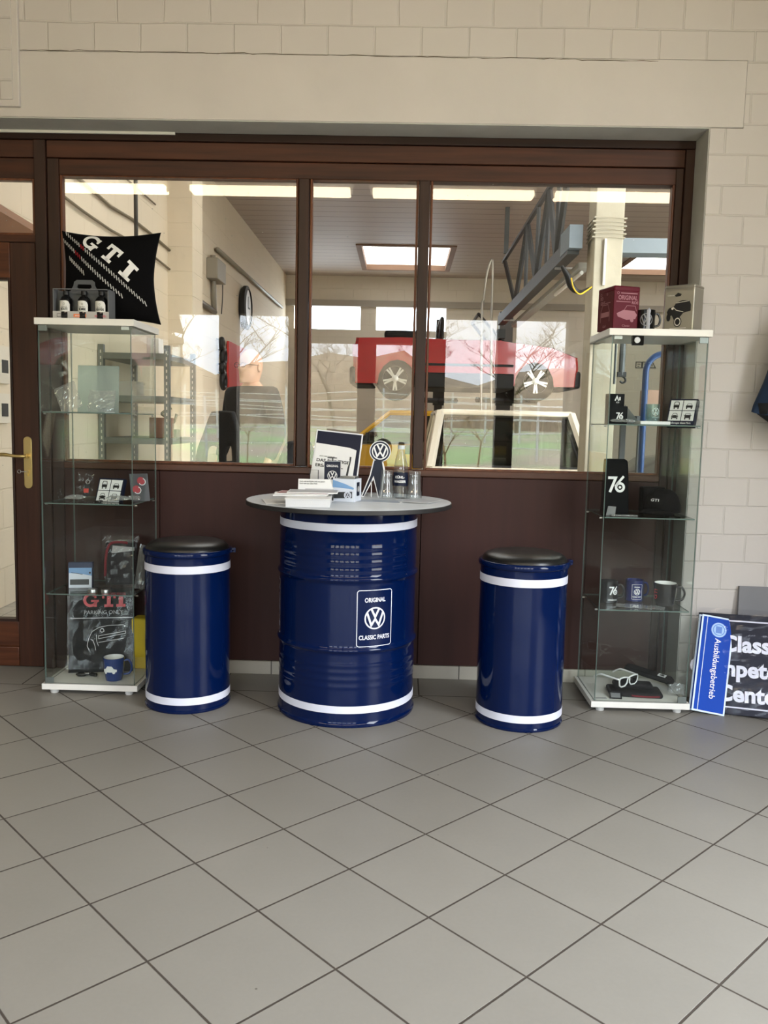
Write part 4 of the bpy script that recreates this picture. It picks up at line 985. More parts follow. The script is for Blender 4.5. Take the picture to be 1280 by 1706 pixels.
# ------------------------------------------------------------------ glass display cabinets
cabW = mat('cabinet_white', rgb(226, 224, 216), .45)
cglass = glass_mat('cabinet_glass', (.955, .975, .965, 1), 1.46, gain=.7)
sglass = glass_mat('shelf_glass', (.93, .96, .945, 1), 1.48)
edgeM = mat('glass_edge', rgb(92, 108, 102), .25); edgeL = mat('glass_edge_light', rgb(150, 164, 158), .25)
SHZ = (.445, .841, 1.231)
def cabinet(cx, cy, label, hinge):
    t = thing('glass_display_cabinet', label, 'display cabinet', (cx, cy, 0)); W_, D = .2105, .1825
    boxobj('base_panel', cabW, t, -W_, W_, -D, D, .020, .046, bevel=.001); boxobj('top_panel', cabW, t, -W_, W_, -D, D, 1.593, 1.6205, bevel=.001)
    for sx_ in (-1, 1):
        for sy_ in (-1, 1):
            b = NB(); lathe(b, [(.016, 0), (.018, .004), (.018, .020)], 20, cx=sx_*(W_-.045), cy=sy_*(D-.03)); obj('foot', b, mat('foot_plastic', rgb(200, 200, 196), .5), t, smooth='auto')
    gx, gy = W_-.016, D-.010
    def gp(nm, x0, x1, y0, y1, z0=.046, z1=1.593, m=cglass, e=edgeM):
        b = NB(); box(b, x0, x1, y0, y1, z0, z1); bmesh.ops.recalc_face_normals(b, faces=b.faces); b.faces.ensure_lookup_table()
        ar = sorted(b.faces, key=lambda f: -f.calc_area())
        for f in ar[2:]: f.material_index = 1
        o = obj(nm, b, m, t, recalc=False); o.data.materials.append(e); return o
    gp('side_glass', -gx-.002, -gx+.002, -gy, gy); gp('side_glass', gx-.002, gx+.002, -gy, gy); gp('back_glass', -gx+.004, gx-.004, gy-.002, gy+.002, e=edgeL)
    dr = gp('door_glass', -gx-.002, gx+.002, -gy-.0065, -gy-.0025, .049, 1.590)
    for z in SHZ:
        gp('shelf', -gx+.006, gx-.006, -gy+.006, gy-.006, z-.005, z, sglass)
        b = NB()
        for sx_ in (-1, 1):
            for sy_ in (-1, 1): tube(b, [(sx_*(gx-.004), sy_*(gy-.045), z-.009), (sx_*(gx+.006), sy_*(gy-.045), z-.009)], .0035, 8)
        obj('shelf_pegs', b, steel, t)
    h = hinge
    for z0, z1 in ((.049, .075), (1.566, 1.590)):
        boxobj('hinge', mat('hinge_grey', rgb(120, 128, 124), .3, .6), dr, min(h*gx, h*(gx-.036)), max(h*gx, h*(gx-.036)), -gy-.009, -gy-.0015, z0, z1, bevel=.001)
    boxobj('catch', mat('catch_white', rgb(220, 222, 220), .4), t, min(-h*(gx-.008), -h*(gx-.04)), max(-h*(gx-.008), -h*(gx-.04)), -gy, -gy+.008, 1.578, 1.592)
    return t, dr
cabL, _ = cabinet(-1.3405, 3.7325, 'tall narrow glass display cabinet with white top beside the timber door', -1)
cabR, drR = cabinet(1.0505, 3.7025, 'tall narrow glass display cabinet with lock by the white block wall', 1)
b = NB(); box(b, -.118, -.070, -.1885, -.170, 1.553, 1.592); lk = obj('lock', b, blkgloss, drR, bevel=.002)
b = NB(); lathe(b, [(.012, -.1930), (.012, -.1880)], 24, cx=-.098, cz=1.573, axis='Y'); box(b, -.0995, -.0965, -.1937, -.192, 1.567, 1.579); obj('lock_core', b, steel, lk, smooth='auto')
LX, LY, RX, RY = -1.3405, 3.7325, 1.0505, 3.7025
TOP, SEPS = 1.6208, .0006
film = glass_mat('clear_film', (.97, .97, .97, 1), 1.45, rough=.10, milk=.0, gain=.5)
foil = glass_mat('crinkled_film', (.93, .93, .93, 1), 1.5, rough=.12, milk=.14, gain=2.4)
def crumple(w, h, n=12, amp=.006, seed=0, th=.004):
    # a crinkled clear bag: closed pillow in the XZ plane
    r = random.Random(seed); b = NB(); F = {}; B = {}
    for i in range(n+1):
        for j in range(n+1):
            u, v = -1+2*i/n, -1+2*j/n; e = (1-u**4)*(1-v**4); dx = r.uniform(-1, 1)*amp*.6
            F[i, j] = b.verts.new((u*w/2+dx*.5, -th*e-abs(r.uniform(0, 1))*amp*e, v*h/2+dx*.5))
            B[i, j] = F[i, j] if i in (0, n) or j in (0, n) else b.verts.new((u*w/2, th*.6*e+r.uniform(0, 1)*amp*.4*e, v*h/2))
    for i in range(n):
        for j in range(n):
            b.faces.new((F[i, j], F[i+1, j], F[i+1, j+1], F[i, j+1]))
            q = [B[i, j], B[i, j+1], B[i+1, j+1], B[i+1, j]]
            if set(q) != {F[i, j], F[i+1, j], F[i+1, j+1], F[i, j+1]}:
                try: b.faces.new(q)
                except ValueError: pass
    return b

# ---- slab letters used on the cushion and the parking sign
def slabG(g, x, y, h):
    r = h*.5; g.ring(x+r*.95, y+r, r*.60, r*.98, 30, radians(48), radians(350), ry=1.0)
    g.rect(x+r*1.02, y+r*.72, x+r*2.05, y+r*1.0); g.rect(x+r*1.42, y+r*.05, x+r*1.80, y+r*.9); g.rect(x+r*1.45, y+r*1.25, x+r*1.72, y+r*1.9)
def slabT(g, x, y, h):
    w = h*.92; g.rect(x, y+h*.80, x+w, y+h); g.rect(x, y+h*.60, x+w*.17, y+h*.82); g.rect(x+w*.83, y+h*.60, x+w, y+h*.82); g.rect(x+w*.36, y, x+w*.64, y+h*.82); g.rect(x+w*.18, y, x+w*.82, y+h*.18)
def slabI(g, x, y, h):
    w = h*.62; g.rect(x, y+h*.81, x+w, y+h); g.rect(x, y, x+w, y+h*.19); g.rect(x+w*.26, y, x+w*.74, y+h)

# ------------------------------------------------------------------ on top of the left cabinet
K = 3.74/FPX
cush = thing('scatter_cushion', 'black cushion with big white diagonal letters leaning on the left cabinet top', 'cushion', (at(178, 460, 3.74).x, 3.755, TOP), (radians(-7), 0, 0))
CW, CH = .222, .205; CZ = .206
def cpos(u, v, side=-1):
    uu = max(-1, min(1, u)); vv = max(-1, min(1, v))
    x = CW*uu*(1-.13*(1-vv*vv)*abs(uu)) ; z = CH*vv*(1-.12*(1-uu*uu)*abs(vv))
    # the upper left and upper right corners stand up like ears, the lower corners tuck under
    x += .012*max(0, uu)*max(0, -vv)-.010*max(0, -uu)*max(0, -vv)*-1
    th = .072*((1-uu**2)*(1-vv**2))**.42
    return Vector((x, side*th+.004*sin(uu*7+vv*4)*(1-uu*uu)*(1-vv*vv), CZ+z))
b = NB(); n_ = 26; F = {}; B = {}
for i in range(n_+1):
    for j in range(n_+1):
        u, v = sin(pi/2*(-1+2*i/n_)), sin(pi/2*(-1+2*j/n_)); F[i, j] = b.verts.new(cpos(u, v, -1)); B[i, j] = F[i, j] if i in (0, n_) or j in (0, n_) else b.verts.new(cpos(u, v, 1))
for i in range(n_):
    for j in range(n_):
        b.faces.new((F[i, j], F[i+1, j], F[i+1, j+1], F[i, j+1])); b.faces.new((B[i, j], B[i, j+1], B[i+1, j+1], B[i+1, j]))
obj('cover', b, mat('cushion_black', rgb(7, 7, 8), .9, spec=.1, bump=.2, bscale=150), cush, smooth=True)
def cfn(x, z):      # print coordinates: photo pixels from the cushion centre
    p = cpos(x*K/CW/(1-.02), z*K/CH, -1); return p+Vector((0, -.0022, 0))
A_ = radians(-40.5)
def rot2(g, x0, y0, a):
    c, s = cos(a), sin(a); g.v = [(x0+u*c-v*s, y0+u*s+v*c) for u, v in g.v]; return g
g = G(); slabG(g, 0, 0, 30); rot2(g, -46, 55, A_); g.place('letter', whitep, cush, cfn, cut=2.5)
g = G(); slabT(g, 0, 0, 31); rot2(g, -11, 31, A_); g.place('letter', whitep, cush, cfn, cut=2.5)
g = G(); slabI(g, 0, 0, 30); g.v = [(u*1.25, v) for u, v in g.v]; rot2(g, 22, 1, A_); g.place('letter', whitep, cush, cfn, cut=2.5)
g = G(); gr = G()
for (x0, y0, x1, y1, n, reds) in ((-72, 72, 66, -47, 34, (7, 8)), (-78, 58, 28, -38, 26, (6, 7, 8)), (-66, 26, -36, 0, 9, ())):
    for k in range(n):
        x, y = x0+(x1-x0)*k/(n-1), y0+(y1-y0)*k/(n-1); (gr if k in reds else g).line([(x-.9, y+4.2), (x+.9, y-4.2)], 1.6)
g.place('dash_print', mat('dash_grey', rgb(190, 190, 188), .6), cush, cfn, cut=4); gr.place('dash_print', mat('dash_red', rgb(150, 20, 30), .6), cush, cfn, cut=4)

bx0, bx1 = at(88, 500, 3.60).x, at(181, 500, 3.60).x; cw = bx1-bx0
car = thing('bottle_carrier', 'grey cardboard carrier with handle in front of the cushion', 'bottle carrier', (bx0, 3.60, TOP)); CD = .082
cgr = mat('carrier_card', rgb(96, 98, 100), .7); clt = mat('carrier_band', rgb(176, 174, 170), .7)
b = NB(); h_ = .128
box(b, 0, cw, 0, .0015, .0, .030); box(b, 0, .004, 0, CD, .0, h_); box(b, cw-.004, cw, 0, CD, .0, h_); box(b, 0, cw, CD-.0015, CD, 0, h_); box(b, 0, cw, 0, CD, 0, .0015); box(b, 0, cw, 0, .010, h_-.004, h_); box(b, 0, cw, CD-.012, CD, h_-.004, h_)
obj('tray', b, cgr, car)
b = NB(); box(b, -.0006, cw+.0006, -.0012, 0, .0, .034); bnd = obj('front_band', b, clt, car)
b = NB(); cxh = cw/2; hp = [(cxh-.058, h_-.004), (cxh-.045, h_+.018), (cxh-.042, h_+.034), (cxh-.030, h_+.042), (cxh+.036, h_+.042), (cxh+.046, h_+.034), (cxh+.048, h_+.018), (cxh+.060, h_-.004)]
ih = [(cxh-.030, h_+.012), (cxh-.026, h_+.024), (cxh+.030, h_+.024), (cxh+.034, h_+.012), (cxh+.026, h_+.006), (cxh-.024, h_+.006)]
def frame_prism(b, o, i, y0, y1):
    tr = tessellate_polygon([[Vector((a, c, 0)) for a, c in o], [Vector((a, c, 0)) for a, c in i]]); P = o+i
    A2 = [b.verts.new((p[0], y0, p[1])) for p in P]; B2 = [b.verts.new((p[0], y1, p[1])) for p in P]
    for t_ in tr: b.faces.new([A2[k] for k in t_]); b.faces.new([B2[k] for k in reversed(t_)])
    for L, o_ in ((len(o), 0), (len(i), len(o))):
        for k in range(L): b.faces.new((A2[o_+k], A2[o_+(k+1) % L], B2[o_+(k+1) % L], B2[o_+k]))
frame_prism(b, hp, ih, CD/2-.002, CD/2+.002); box(b, .004, cw-.004, CD/2-.001, CD/2+.001, .002, h_-.004); obj('handle', b, mat('carrier_handle', rgb(78, 80, 84), .7), car)
fr_ = front(0, -.0012, 0)
g = G(); g.line([(.018, .010), (.062, .010), (.062, .023), (.018, .023), (.018, .009)], .0015); g.line([(.036, .010), (.036, .023)], .0012); g.text('ÖL DOSE', .045, .013, .005, sx=.8); g.place('band_print', blk, bnd, fr_)
g = G(); g.rect(.088, .009, .142, .023); g.place('band_print', mat('orange_print', rgb(226, 130, 84), .6), bnd, fr_)
g = G(); g.text('MOTORENÖL', .115, .0125, .006, sx=.75); g.place('band_print', whitep, bnd, face((0, -.0014, 0), (1, 0, 0), (0, 0, 1)))
g = G(); g.text('HEAVEN & HELL', .203, .011, .009, sx=.55); g.place('band_print', mat('pink_print', rgb(205, 60, 84), .6), bnd, fr_)
for i, (px, tx) in enumerate(((111, 'ROUTE'), (141, 'BOMBE'), (170, 'HEAVEN'))):
    p = at(px, 500, 3.625); bt = thing('bottle', ['black bottle at the left of the grey carrier, pale label', 'black bottle in the middle of the grey carrier, pale label', 'black bottle at the right of the grey carrier, pale label'][i], 'bottle', (p.x, 3.6215, TOP+.002), group='small black bottles in the grey carrier'); R = .0265
    b = NB(); lathe(b, [(R-.002, 0), (R, .003), (R, .078), (R-.004, .088), (.013, .098), (.011, .101), (.011, .112)], 28); obj('glass_body', b, blkgloss, bt, smooth='auto')
    b = NB(); lathe(b, [(.0125, .102), (.0128, .117), (.012, .119)], 20); obj('cap', b, blk, bt, smooth='auto')
    R += .0004; g = G(); g.poly([(-.026, .030), (.024, .030), (.024, .060)]+[(.024-.018*k/5, .060+.016*math.sqrt(1-(1-k/5)**2)) for k in range(1, 6)]+[(-.026, .076)])
    lb = g.place('label', mat('label_white', rgb(214, 214, 208), .6), bt, cyl(R, 0, 0, .0002), cut=.004)
    g = G(); g.text(tx, 0, .036, .010, sx=.62, bold=.04); g.text('DAS GROSSE', 0, .049, .0035, sx=.8); g.ring(0, .062, .003, .004, 16); g.place('label_print', blk, bt, cyl(R, 0, 0, .0006), cut=.004)

# ------------------------------------------------------------------ car fronts and the picture boxes
def carfront(g, cx, cy, s, kind):
    R_ = lambda a, b_, c, d: g.rect(cx+a*s, cy+b_*s, cx+c*s, cy+d*s)
    L_ = lambda pts, w: g.line([(cx+x*s, cy+y*s) for x, y in pts], w*s)
    if kind == 0:    # tall van
        L_([(-.62, -.5), (-.62, .4), (-.45, .95), (.45, .95), (.62, .4), (.62, -.5)], .16); R_(-.62, -.55, .62, .1); R_(-.6, -.95, -.32, -.5); R_(.32, -.95, .6, -.5); L_([(-.5, .2), (.5, .2)], .1)
    elif kind == 1:  # low hatch
        R_(-.8, -.55, .8, .05); R_(-.72, -.9, -.42, -.5); R_(.42, -.9, .72, -.5); L_([(-.6, .05), (-.45, .45), (.45, .45), (.6, .05)], .1)
    elif kind == 2:  # round car
        L_([(-.75, -.3), (-.6, .25), (-.38, .7), (.38, .7), (.6, .25), (.75, -.3)], .12); g.disc(cx, cy-.12*s, .62*s, 20, .36*s); R_(-.8, -.6, .8, -.38); R_(-.72, -.9, -.48, -.5); R_(.48, -.9, .72, -.5); g.disc(cx-.68*s, cy-.1*s, .16*s, 10); g.disc(cx+.68*s, cy-.1*s, .16*s, 10)
    else:            # boxy car
        L_([(-.75, 0), (-.95, .35)], .1); L_([(.75, 0), (.95, .35)], .1); R_(-.72, -.55, .72, .30); L_([(-.6, .3), (-.5, .68), (.5, .68), (.6, .3)], .12); R_(-.72, -.95, -.42, -.5); R_(.42, -.95, .72, -.5)
def picture_box(loc, rot, w, h, d, label):
    t = thing('picture_box', label, 'box', loc, rot); boxobj('carton', navy, t, -w/2, w/2, 0, d, 0, h, bevel=.001)
    fr = front(0, 0, 0); s = w*.435; gp = w*.025; g = G(); gb = G(); y0 = h-.008-2*s*.90-gp
    for i in (0, 1):
        for j in (0, 1):
            x0 = -s-gp/2+i*(s+gp); yy_ = y0+j*(s*.90+gp); g.rect(x0, yy_, x0+s, yy_+s*.90); carfront(gb, x0+s/2, yy_+s*.43, s*.34, {(0, 1): 0, (1, 1): 1, (0, 0): 2, (1, 0): 3}[(i, j)])
    g.place('picture_field', whitep, t, fr); gb.place('picture_print', blk, t, front(0, 0, 0, .0015))
    G().text('Volkswagen Classic Parts', 0, y0-.014, .0085, sx=.72).place('lettering', whitep, t, fr)
    return t

# ------------------------------------------------------------------ inside the left cabinet
def put(o, label, cat, loc, rot=(0, 0, 0), group=None): o.location = loc; o.rotation_euler = rot; return tag(o, label, cat, group)
S1, S2, S3 = [z+SEPS for z in SHZ]; BZ = .0466
put(obj('clear_packet', crumple(.10, .125, seed=2), foil), 'crinkled clear packet leaning at the left of the top shelf, left cabinet', 'packet', (at(112, 665, 3.69).x, 3.70, S3+.062), (radians(-14), radians(-24), 0))
put(obj('clear_packet', crumple(.12, .10, seed=5), foil), 'wide crinkled clear packet in the middle of the top shelf, left cabinet', 'packet', (at(168, 665, 3.74).x, 3.75, S3+.052), (radians(-20), 0, 0))
b = NB(); 
for i, (px, w_) in enumerate(((95, .05), (183, .04), (208, .035))):
    p = at(px, 686, 3.66)
    o = boxobj('price_card', [foil, whitep, blk][i], None, -w_/2, w_/2, -.02, .02, 0, .002); put(o, ['folded clear film lying at the left front of the top shelf, left cabinet', 'small white card lying on the top shelf of the left cabinet', 'small black tag lying at the right of the top shelf, left cabinet'][i], 'card', (p.x, 3.66, S3), (0, 0, .3*i))
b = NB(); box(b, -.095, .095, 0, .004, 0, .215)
o = put(obj('reflection_sheet', b, glass_mat('reflection_pale', (.70, .80, .78, 1), 1.4, rough=.4, milk=.30)), 'pale sheet imitating a window reflection at the back of the top shelf, left cabinet', 'sheet', (at(162, 640, 3.86).x, 3.865, S3), (radians(-4), 0, 0))  # added pale sheet, imitates the rear window reflected in the cabinet door
bagm = crumple(.075, .125, seed=9)
t = thing('key_tag_packet', 'clear packet with a black and red key tag, left cabinet second shelf', 'packet', (at(139, 810, 3.70).x, 3.71, S2), (radians(-10), 0, 0))
obj('pouch', bagm, film, t, loc=(0, 0, .064)); b = NB(); box(b, -.008, .022, -.004, .002, .018, .072); tg = obj('key_tag', b, blk, t, bevel=.002)
G().rect(-.004, .033, .018, .052).place('tag_print', mat('tag_red', rgb(196, 62, 50), .5), t, front(0, -.0045, 0))
b = NB(); tube(b, [(.012+.009*cos(a*pi/6), -.003, .082+.009*sin(a*pi/6)) for a in range(12)], .0015, 6, closed=True); obj('split_ring', b, steel, t)
p = at(180, 828, 3.68)
picture_box((p.x+.003, 3.665, S2+.004), (radians(-22), 0, radians(-12)), .125, .105, .022, 'navy box with four white car pictures, second shelf of left cabinet')
t = thing('disc_packet', 'dark packet with two red and white rings at the right of the second shelf', 'packet', (at(228, 828, 3.66).x, 3.72, S2), (radians(-14), 0, radians(38)))
b = NB(); box(b, -.042, .042, 0, .003, 0, .125); obj('backing_card', b, dgrey, t)
for (x, z) in ((.012, .088), (-.012, .050)):
    g = G(); g.disc(x-.004, z+.004, .018, 24); g.place('red_disc', mat('disc_red', rgb(170, 24, 36), .5), t, front(0, 0, 0, .002)); g = G(); g.ring(x, z, .0135, .017, 28, radians(-150), radians(70)); g.place('white_ring', whitep, t, front(0, 0, 0, .0032))
for i, (px, s_, yy_, lab) in enumerate(((125, .085, 3.63, 'crumpled clear bag lying at the left front of the second shelf'), (195, .10, 3.625, 'crumpled clear bag lying before the navy picture box'), (222, .06, 3.66, 'crumpled clear bag lying at the right end of the second shelf'))):
    put(obj('crumpled_bag', crumple(s_, .055, seed=20+i, th=.006, amp=.008), foil), lab, 'bag', (at(px, 828, yy_).x, yy_, S2+.018), (radians(-84), 0, .2*i-.2), 'crumpled clear bags on the second shelf of the left cabinet')
b = NB(); box(b, -.012, .012, -.02, .02, 0, .012); put(obj('pin_badge', b, blkgloss, bevel=.004), 'small black pin badge lying on the second shelf, left cabinet', 'badge', (at(165, 836, 3.60).x, 3.60, S2))

t = thing('van_picture_box', 'small box printed with a pale van front, third shelf of left cabinet', 'box', (at(134, 985, 3.70).x, 3.70, S1), (radians(-6), 0, radians(12)))
boxobj('carton', mat('box_navy', rgb(24, 38, 70), .5), t, -.052, .052, 0, .035, 0, .115, bevel=.001)
def vanfront(g1, g2, g3, w, h):
    g1.rect(-w/2, 0, w/2, h*.80); g3.poly([(-w/2, h*.80), (w/2, h*.80), (w/2, h*.48), (w*.1, h*.55), (-w/2, h*.60)])
    g2.rect(-w*.45, h*.12, w*.38, h*.34); g2.line([(-w*.4, h*.62), (w*.1, h*.54)], h*.02); g2.disc(w*.42, h*.60, h*.04)
g1, g2, g3 = G(), G(), G(); vanfront(g1, g2, g3, .098, .112)
g1.place('print_body', mat('van_white', rgb(214, 220, 232), .5), t, front(0, 0, 0)); g2.place('print_dark', dgrey, t, front(0, 0, 0, .002)); g3.place('print_sky', mat('sky_print', rgb(120, 160, 205), .5), t, front(0, 0, 0, .0014))
t = thing('garment_packet', 'folded dark garment with red collar in a clear bag, third shelf', 'garment', (at(199, 985, 3.72).x, 3.735, S1), (radians(-16), 0, radians(14)))
b = NB(); n_ = 8
box(b, -.066, .074, -.008, .010, .012, .205); obj('garment', b, mat('textile_dark', rgb(32, 31, 33), .9, spec=.15, bump=.4, bscale=60), t, bevel=.007)
b = NB(); tube(b, bend([(-.066, -.008, .05), (-.064, -.010, .14), (-.048, -.012, .195), (-.01, -.013, .205), (.03, -.013, .20)]), .006, 8); obj('red_collar', b, mat('collar_red', rgb(104, 16, 28), .8), t, smooth=True)
G().poly([(-.04, .155), (.06, .165), (.06, .18), (-.035, .19)]).place('garment_tag', mat('tag_grey', rgb(150, 150, 150), .6), t, front(0, -.008, 0, .002))
obj('clear_bag', crumple(.165, .235, seed=31, th=.012), film, t, loc=(0, -.004, .118))
t = thing('clear_sleeve', 'bright creased clear sleeve standing at the right of the third shelf', 'sleeve', (at(231, 985, 3.70).x, 3.70, S1), (radians(-14), radians(12), radians(30)))
obj('film', crumple(.045, .20, seed=33, th=.006), foil, t, loc=(0, 0, .102))
for i, px in enumerate((155, 177)):
    put((lambda b: (lathe(b, [(.0205, 0), (.0215, .001), (.0215, .015), (.0205, .0165)], 28), obj('round_tin', b, steel, smooth='auto'))[1])(NB()), ['small round silver tin on the third shelf, left of two', 'small round silver tin on the third shelf, right of two'][i], 'tin', (at(px, 985, 3.61).x, 3.61, S1))
# parking sign in its bag, mug, key fob, yellow bag on the cabinet base
p0, p1 = on(114, 1121, BZ), on(212, 1117, BZ)
ang = math.atan2(.055, .28)
t = thing('parking_sign', 'black parking sign with red letters in a clear bag, cabinet base', 'sign', (p0.x, 3.71, BZ), (radians(-12), 0, ang))
SWd, SHt = .285, .385; boxobj('plate', mat('sign_black', rgb(16, 17, 18), .6, spec=.15), t, 0, SWd, 0, .004, 0, SHt, bevel=.001)
fr = front(0, 0, 0, .001); red = mat('letter_red', rgb(205, 40, 48), .4)
for fn, x, h_ in ((slabG, .060, .066), (slabT, .142, .066), (slabI, .206, .066)):
    g = G(); fn(g, x, SHt-.088, h_); g.place('letter', red, t, fr)
gy_ = mat('sign_grey', rgb(170, 170, 172), .5)
G().text('PARKING ONLY', SWd*.53, SHt-.120, .017, sx=1.0, bold=0).place('lettering', gy_, t, fr)
G().rect(.004, SHt-.140, SWd-.004, SHt-.136).place('rule', gy_, t, fr)
g = G(); w_ = .0016
g.line([(.085, .15), (.10, .185), (.13, .203), (.17, .212), (.24, .214)], w_); g.line([(.085, .15), (.08, .12), (.09, .10)], w_); g.line([(.095, .15), (.105, .145), (.115, .12), (.118, .10)], w_); g.line([(.13, .165), (.25, .185), (.25, .175), (.13, .152), (.13, .166)], w_)
g.line([(.13, .135), (.24, .152)], w_); g.ring(.145, .190, .007, .009, 20); g.disc(.245, .208, .003); g.line([(.12, .17), (.122, .14), (.13, .12)], w_); g.place('car_outline', whitep, t, fr)
g = G(); x0, y0 = .168, .045; g.line([(x0-.012, y0-.018), (x0+.012, y0-.018), (x0+.012, y0+.018), (x0-.012, y0+.018), (x0-.012, y0-.019)], .001); g.disc(x0, y0, .0075); g.rect(x0-.008, y0+.011, x0+.008, y0+.014); g.rect(x0-.009, y0-.014, x0+.009, y0-.011); g.place('small_emblem', gy_, t, fr)
obj('clear_bag', crumple(SWd+.01, SHt-.005, n=12, seed=41, th=.010, amp=.007), film, t, loc=(SWd/2-.004, -.004, SHt/2+.012))
def mug(name, label, loc, R, H, m, inner, rotz=0, square=False, cat='mug'):
    t = thing(name, label, cat, loc, (0, 0, rotz))
    pr = [(R*.70, 0), (R*.74, .001), (R*.82, H*.16), (R*.95, H*.55), (R, H)] if not square else [(R*.95, 0), (R, .002), (R, H)]
    b = NB(); lathe(b, pr+[(R-.003, H), (R-.003, H-.001)], 40, cap1=False); bd = obj('cup', b, m, t, smooth='auto')
    b = NB(); lathe(b, [(R-.0032, H), (R*.93-.003, H*.55), (R*.72, .008), (.001, .006)], 40, cap0=False, cap1=False); obj('inside', b, inner, t, smooth=True)
    b = NB(); tube(b, bend([(R*.93, 0, H*.82), (R*1.35, 0, H*.84), (R*1.62, 0, H*.58), (R*1.45, 0, H*.28), (R*.88, 0, H*.22)]), .0048, 10); obj('handle', b, m, t, smooth=True)
    return t, (lambda a0, z0, lift=.001: cyl(R*.97, a0, z0, lift))
blueMug = mat('mug_blue', rgb(22, 52, 112), .2, coat=.5); mugW = mat('mug_white', rgb(235, 235, 232), .25); mugB = mat('mug_black', rgb(14, 14, 16), .15, coat=.4)
p = on(199, 1124, BZ); t, f = mug('mug', 'blue mug with a white saloon drawing on the left cabinet base', (p.x, 3.635, BZ), .047, .104, blueMug, mugW, radians(14))
g = G(); g.poly([(-.030, .044), (.030, .046), (.031, .056), (.018, .060), (.010, .072), (-.010, .072), (-.018, .060), (-.031, .056)]); g.disc(-.018, .043, .006); g.disc(.018, .044, .006); g.place('car_drawing', whitep, t, lambda u, v: cyl(.0435, radians(-20), 0, .0022)(u, v), cut=.006)
b = NB(); tube(b, bend([(-.045, 0, .005), (-.02, -.006, .006), (.02, .004, .006), (.046, -.002, .005)]), [.005]*3+[.009]*6+[.005]*3+[.009]*7, 8); o = obj('key_strap', b, blk, smooth=True); p = on(144, 1127, BZ)
put(o, 'black key strap with silver clasp lying on the left cabinet base', 'key strap', (p.x, p.y, BZ+.004)); b = NB(); box(b, -.012, .014, -.006, .006, .008, .015); obj('clasp', b, steel, o, bevel=.002)
b = NB(); box(b, -1.235, -1.158, 3.80, 3.885, BZ, .285)
tag(obj('yellow_bag', b, mat('bag_yellow', rgb(222, 190, 36), .6, bump=.4, bscale=12), bevel=.008), 'yellow folded bag upright in the back right corner of the left cabinet', 'bag')

# ------------------------------------------------------------------ on top of the right cabinet
b = NB(); t = thing('red_tin', 'dark red tin box printed with cars, left on the right cabinet top', 'tin', (at(1021, 545, 3.56).x, 3.56, TOP), (0, 0, radians(15))); tinR = mat('tin_red', rgb(84, 7, 26), .5, spec=.2)
w_, d_, h_ = .118, .135, .178; boxobj('body', tinR, t, 0, w_, 0, -0+d_, 0, h_-.018, bevel=.003); boxobj('lid', tinR, t, -.001, w_+.001, -.001, d_+.001, h_-.024, h_, bevel=.006)
tinp = mat('tin_print', rgb(150, 92, 102), .5); fr = front(0, -.001, 0); g = G(); g.text('ORIGINAL', w_/2+.004, h_-.056, .017, sx=.78, bold=.03); g.text('RIDE', w_-.022, h_-.072, .011, sx=.9, bold=.03); g.rect(.01, h_-.066, w_-.042, h_-.063); g.rect(.03, h_-.032, w_-.012, h_-.028); g.ring(.018, h_-.030, .004, .0055, 16)
g.poly([(.014, .065), (.045, .080), (.095, .078), (.108, .062), (.10, .045), (.06, .040), (.02, .052)]); g.line([(.048, .080), (.060, .098), (.098, .098), (.104, .078)], .002); g.disc(.085, .040, .008); g.text('Classic', w_/2, .012, .009); g.place('print', tinp, t, fr)
g = G(); sf = face((-.0005, d_, 0), (0, -1, 0), (0, 0, 1), .0012); g.text('SO', .035, h_-.050, .013, bold=.03); g.text('GEHT', .045, h_-.070, .013, sx=.8, bold=.03); g.rect(.06, h_-.068, .11, h_-.065); g.ring(.03, h_-.028, .004, .006, 16); g.ring(.08, h_-.030, .003, .005, 16)
g.line([(.030, .035), (.030, .075), (.045, .105), (.090, .105), (.105, .075), (.105, .035)], .003); g.rect(.034, .055, .101, .075); g.text('Golf', .065, .012, .010); g.place('print', tinp, t, sf)
t, f = mug('mug', 'black mug with silver emblem between the two tins on the right cabinet', (at(1076, 530, 3.60).x, 3.60, TOP), .038, .083, mugB, mugB, radians(4), square=True)
G().vw(0, .042, .026).place('emblem', mat('emblem_grey', rgb(120, 120, 122), .4), t, cyl(.038, radians(-14), 0, .0008), cut=.006)
g = G(); g.poly([(-.006, .004), (.007, .004), (.006, .060), (.009, .080), (.0, .090), (-.007, .078)]); g.place('foil_strip', mat('foil_dull', rgb(120, 120, 122), .4, .4), t, cyl(.038, radians(-4), 0, .0024), cut=.006)
t = thing('picture_tin', 'silver grey tin with a black vintage car, right on the right cabinet top', 'tin', (at(1109, 530, 3.64).x, 3.665, TOP), (0, 0, radians(-40))); tinS = mat('tin_silver', rgb(150, 146, 134), .28, .55)
w_, d_, h_ = .128, .10, .195; boxobj('body', tinS, t, 0, w_, 0, d_, 0, h_-.01, bevel=.006, seg=3); boxobj('lid', tinS, t, -.001, w_+.001, -.001, d_+.001, h_-.016, h_, bevel=.006)
fr = front(0, -.001, 0); G().poly([(.006, .008), (w_-.006, .008), (w_-.006, h_-.025), (.006, h_-.025)]).place('picture_ground', mat('tin_beige', rgb(140, 134, 120), .4), t, fr)
g = G(); g.poly([(.014, .085), (.022, .100), (.045, .108), (.052, .122), (.078, .130), (.108, .128), (.116, .110), (.116, .085), (.085, .078), (.062, .052), (.046, .050), (.036, .070), (.020, .066)]); g.disc(.062, .042, .017, 24, .021); g.disc(.022, .062, .009, 16, .016); g.poly([(.045, .152), (.058, .162), (.074, .156), (.070, .148), (.05, .146)]); g.place('picture_car', blk, t, front(0, -.001, 0, .002))
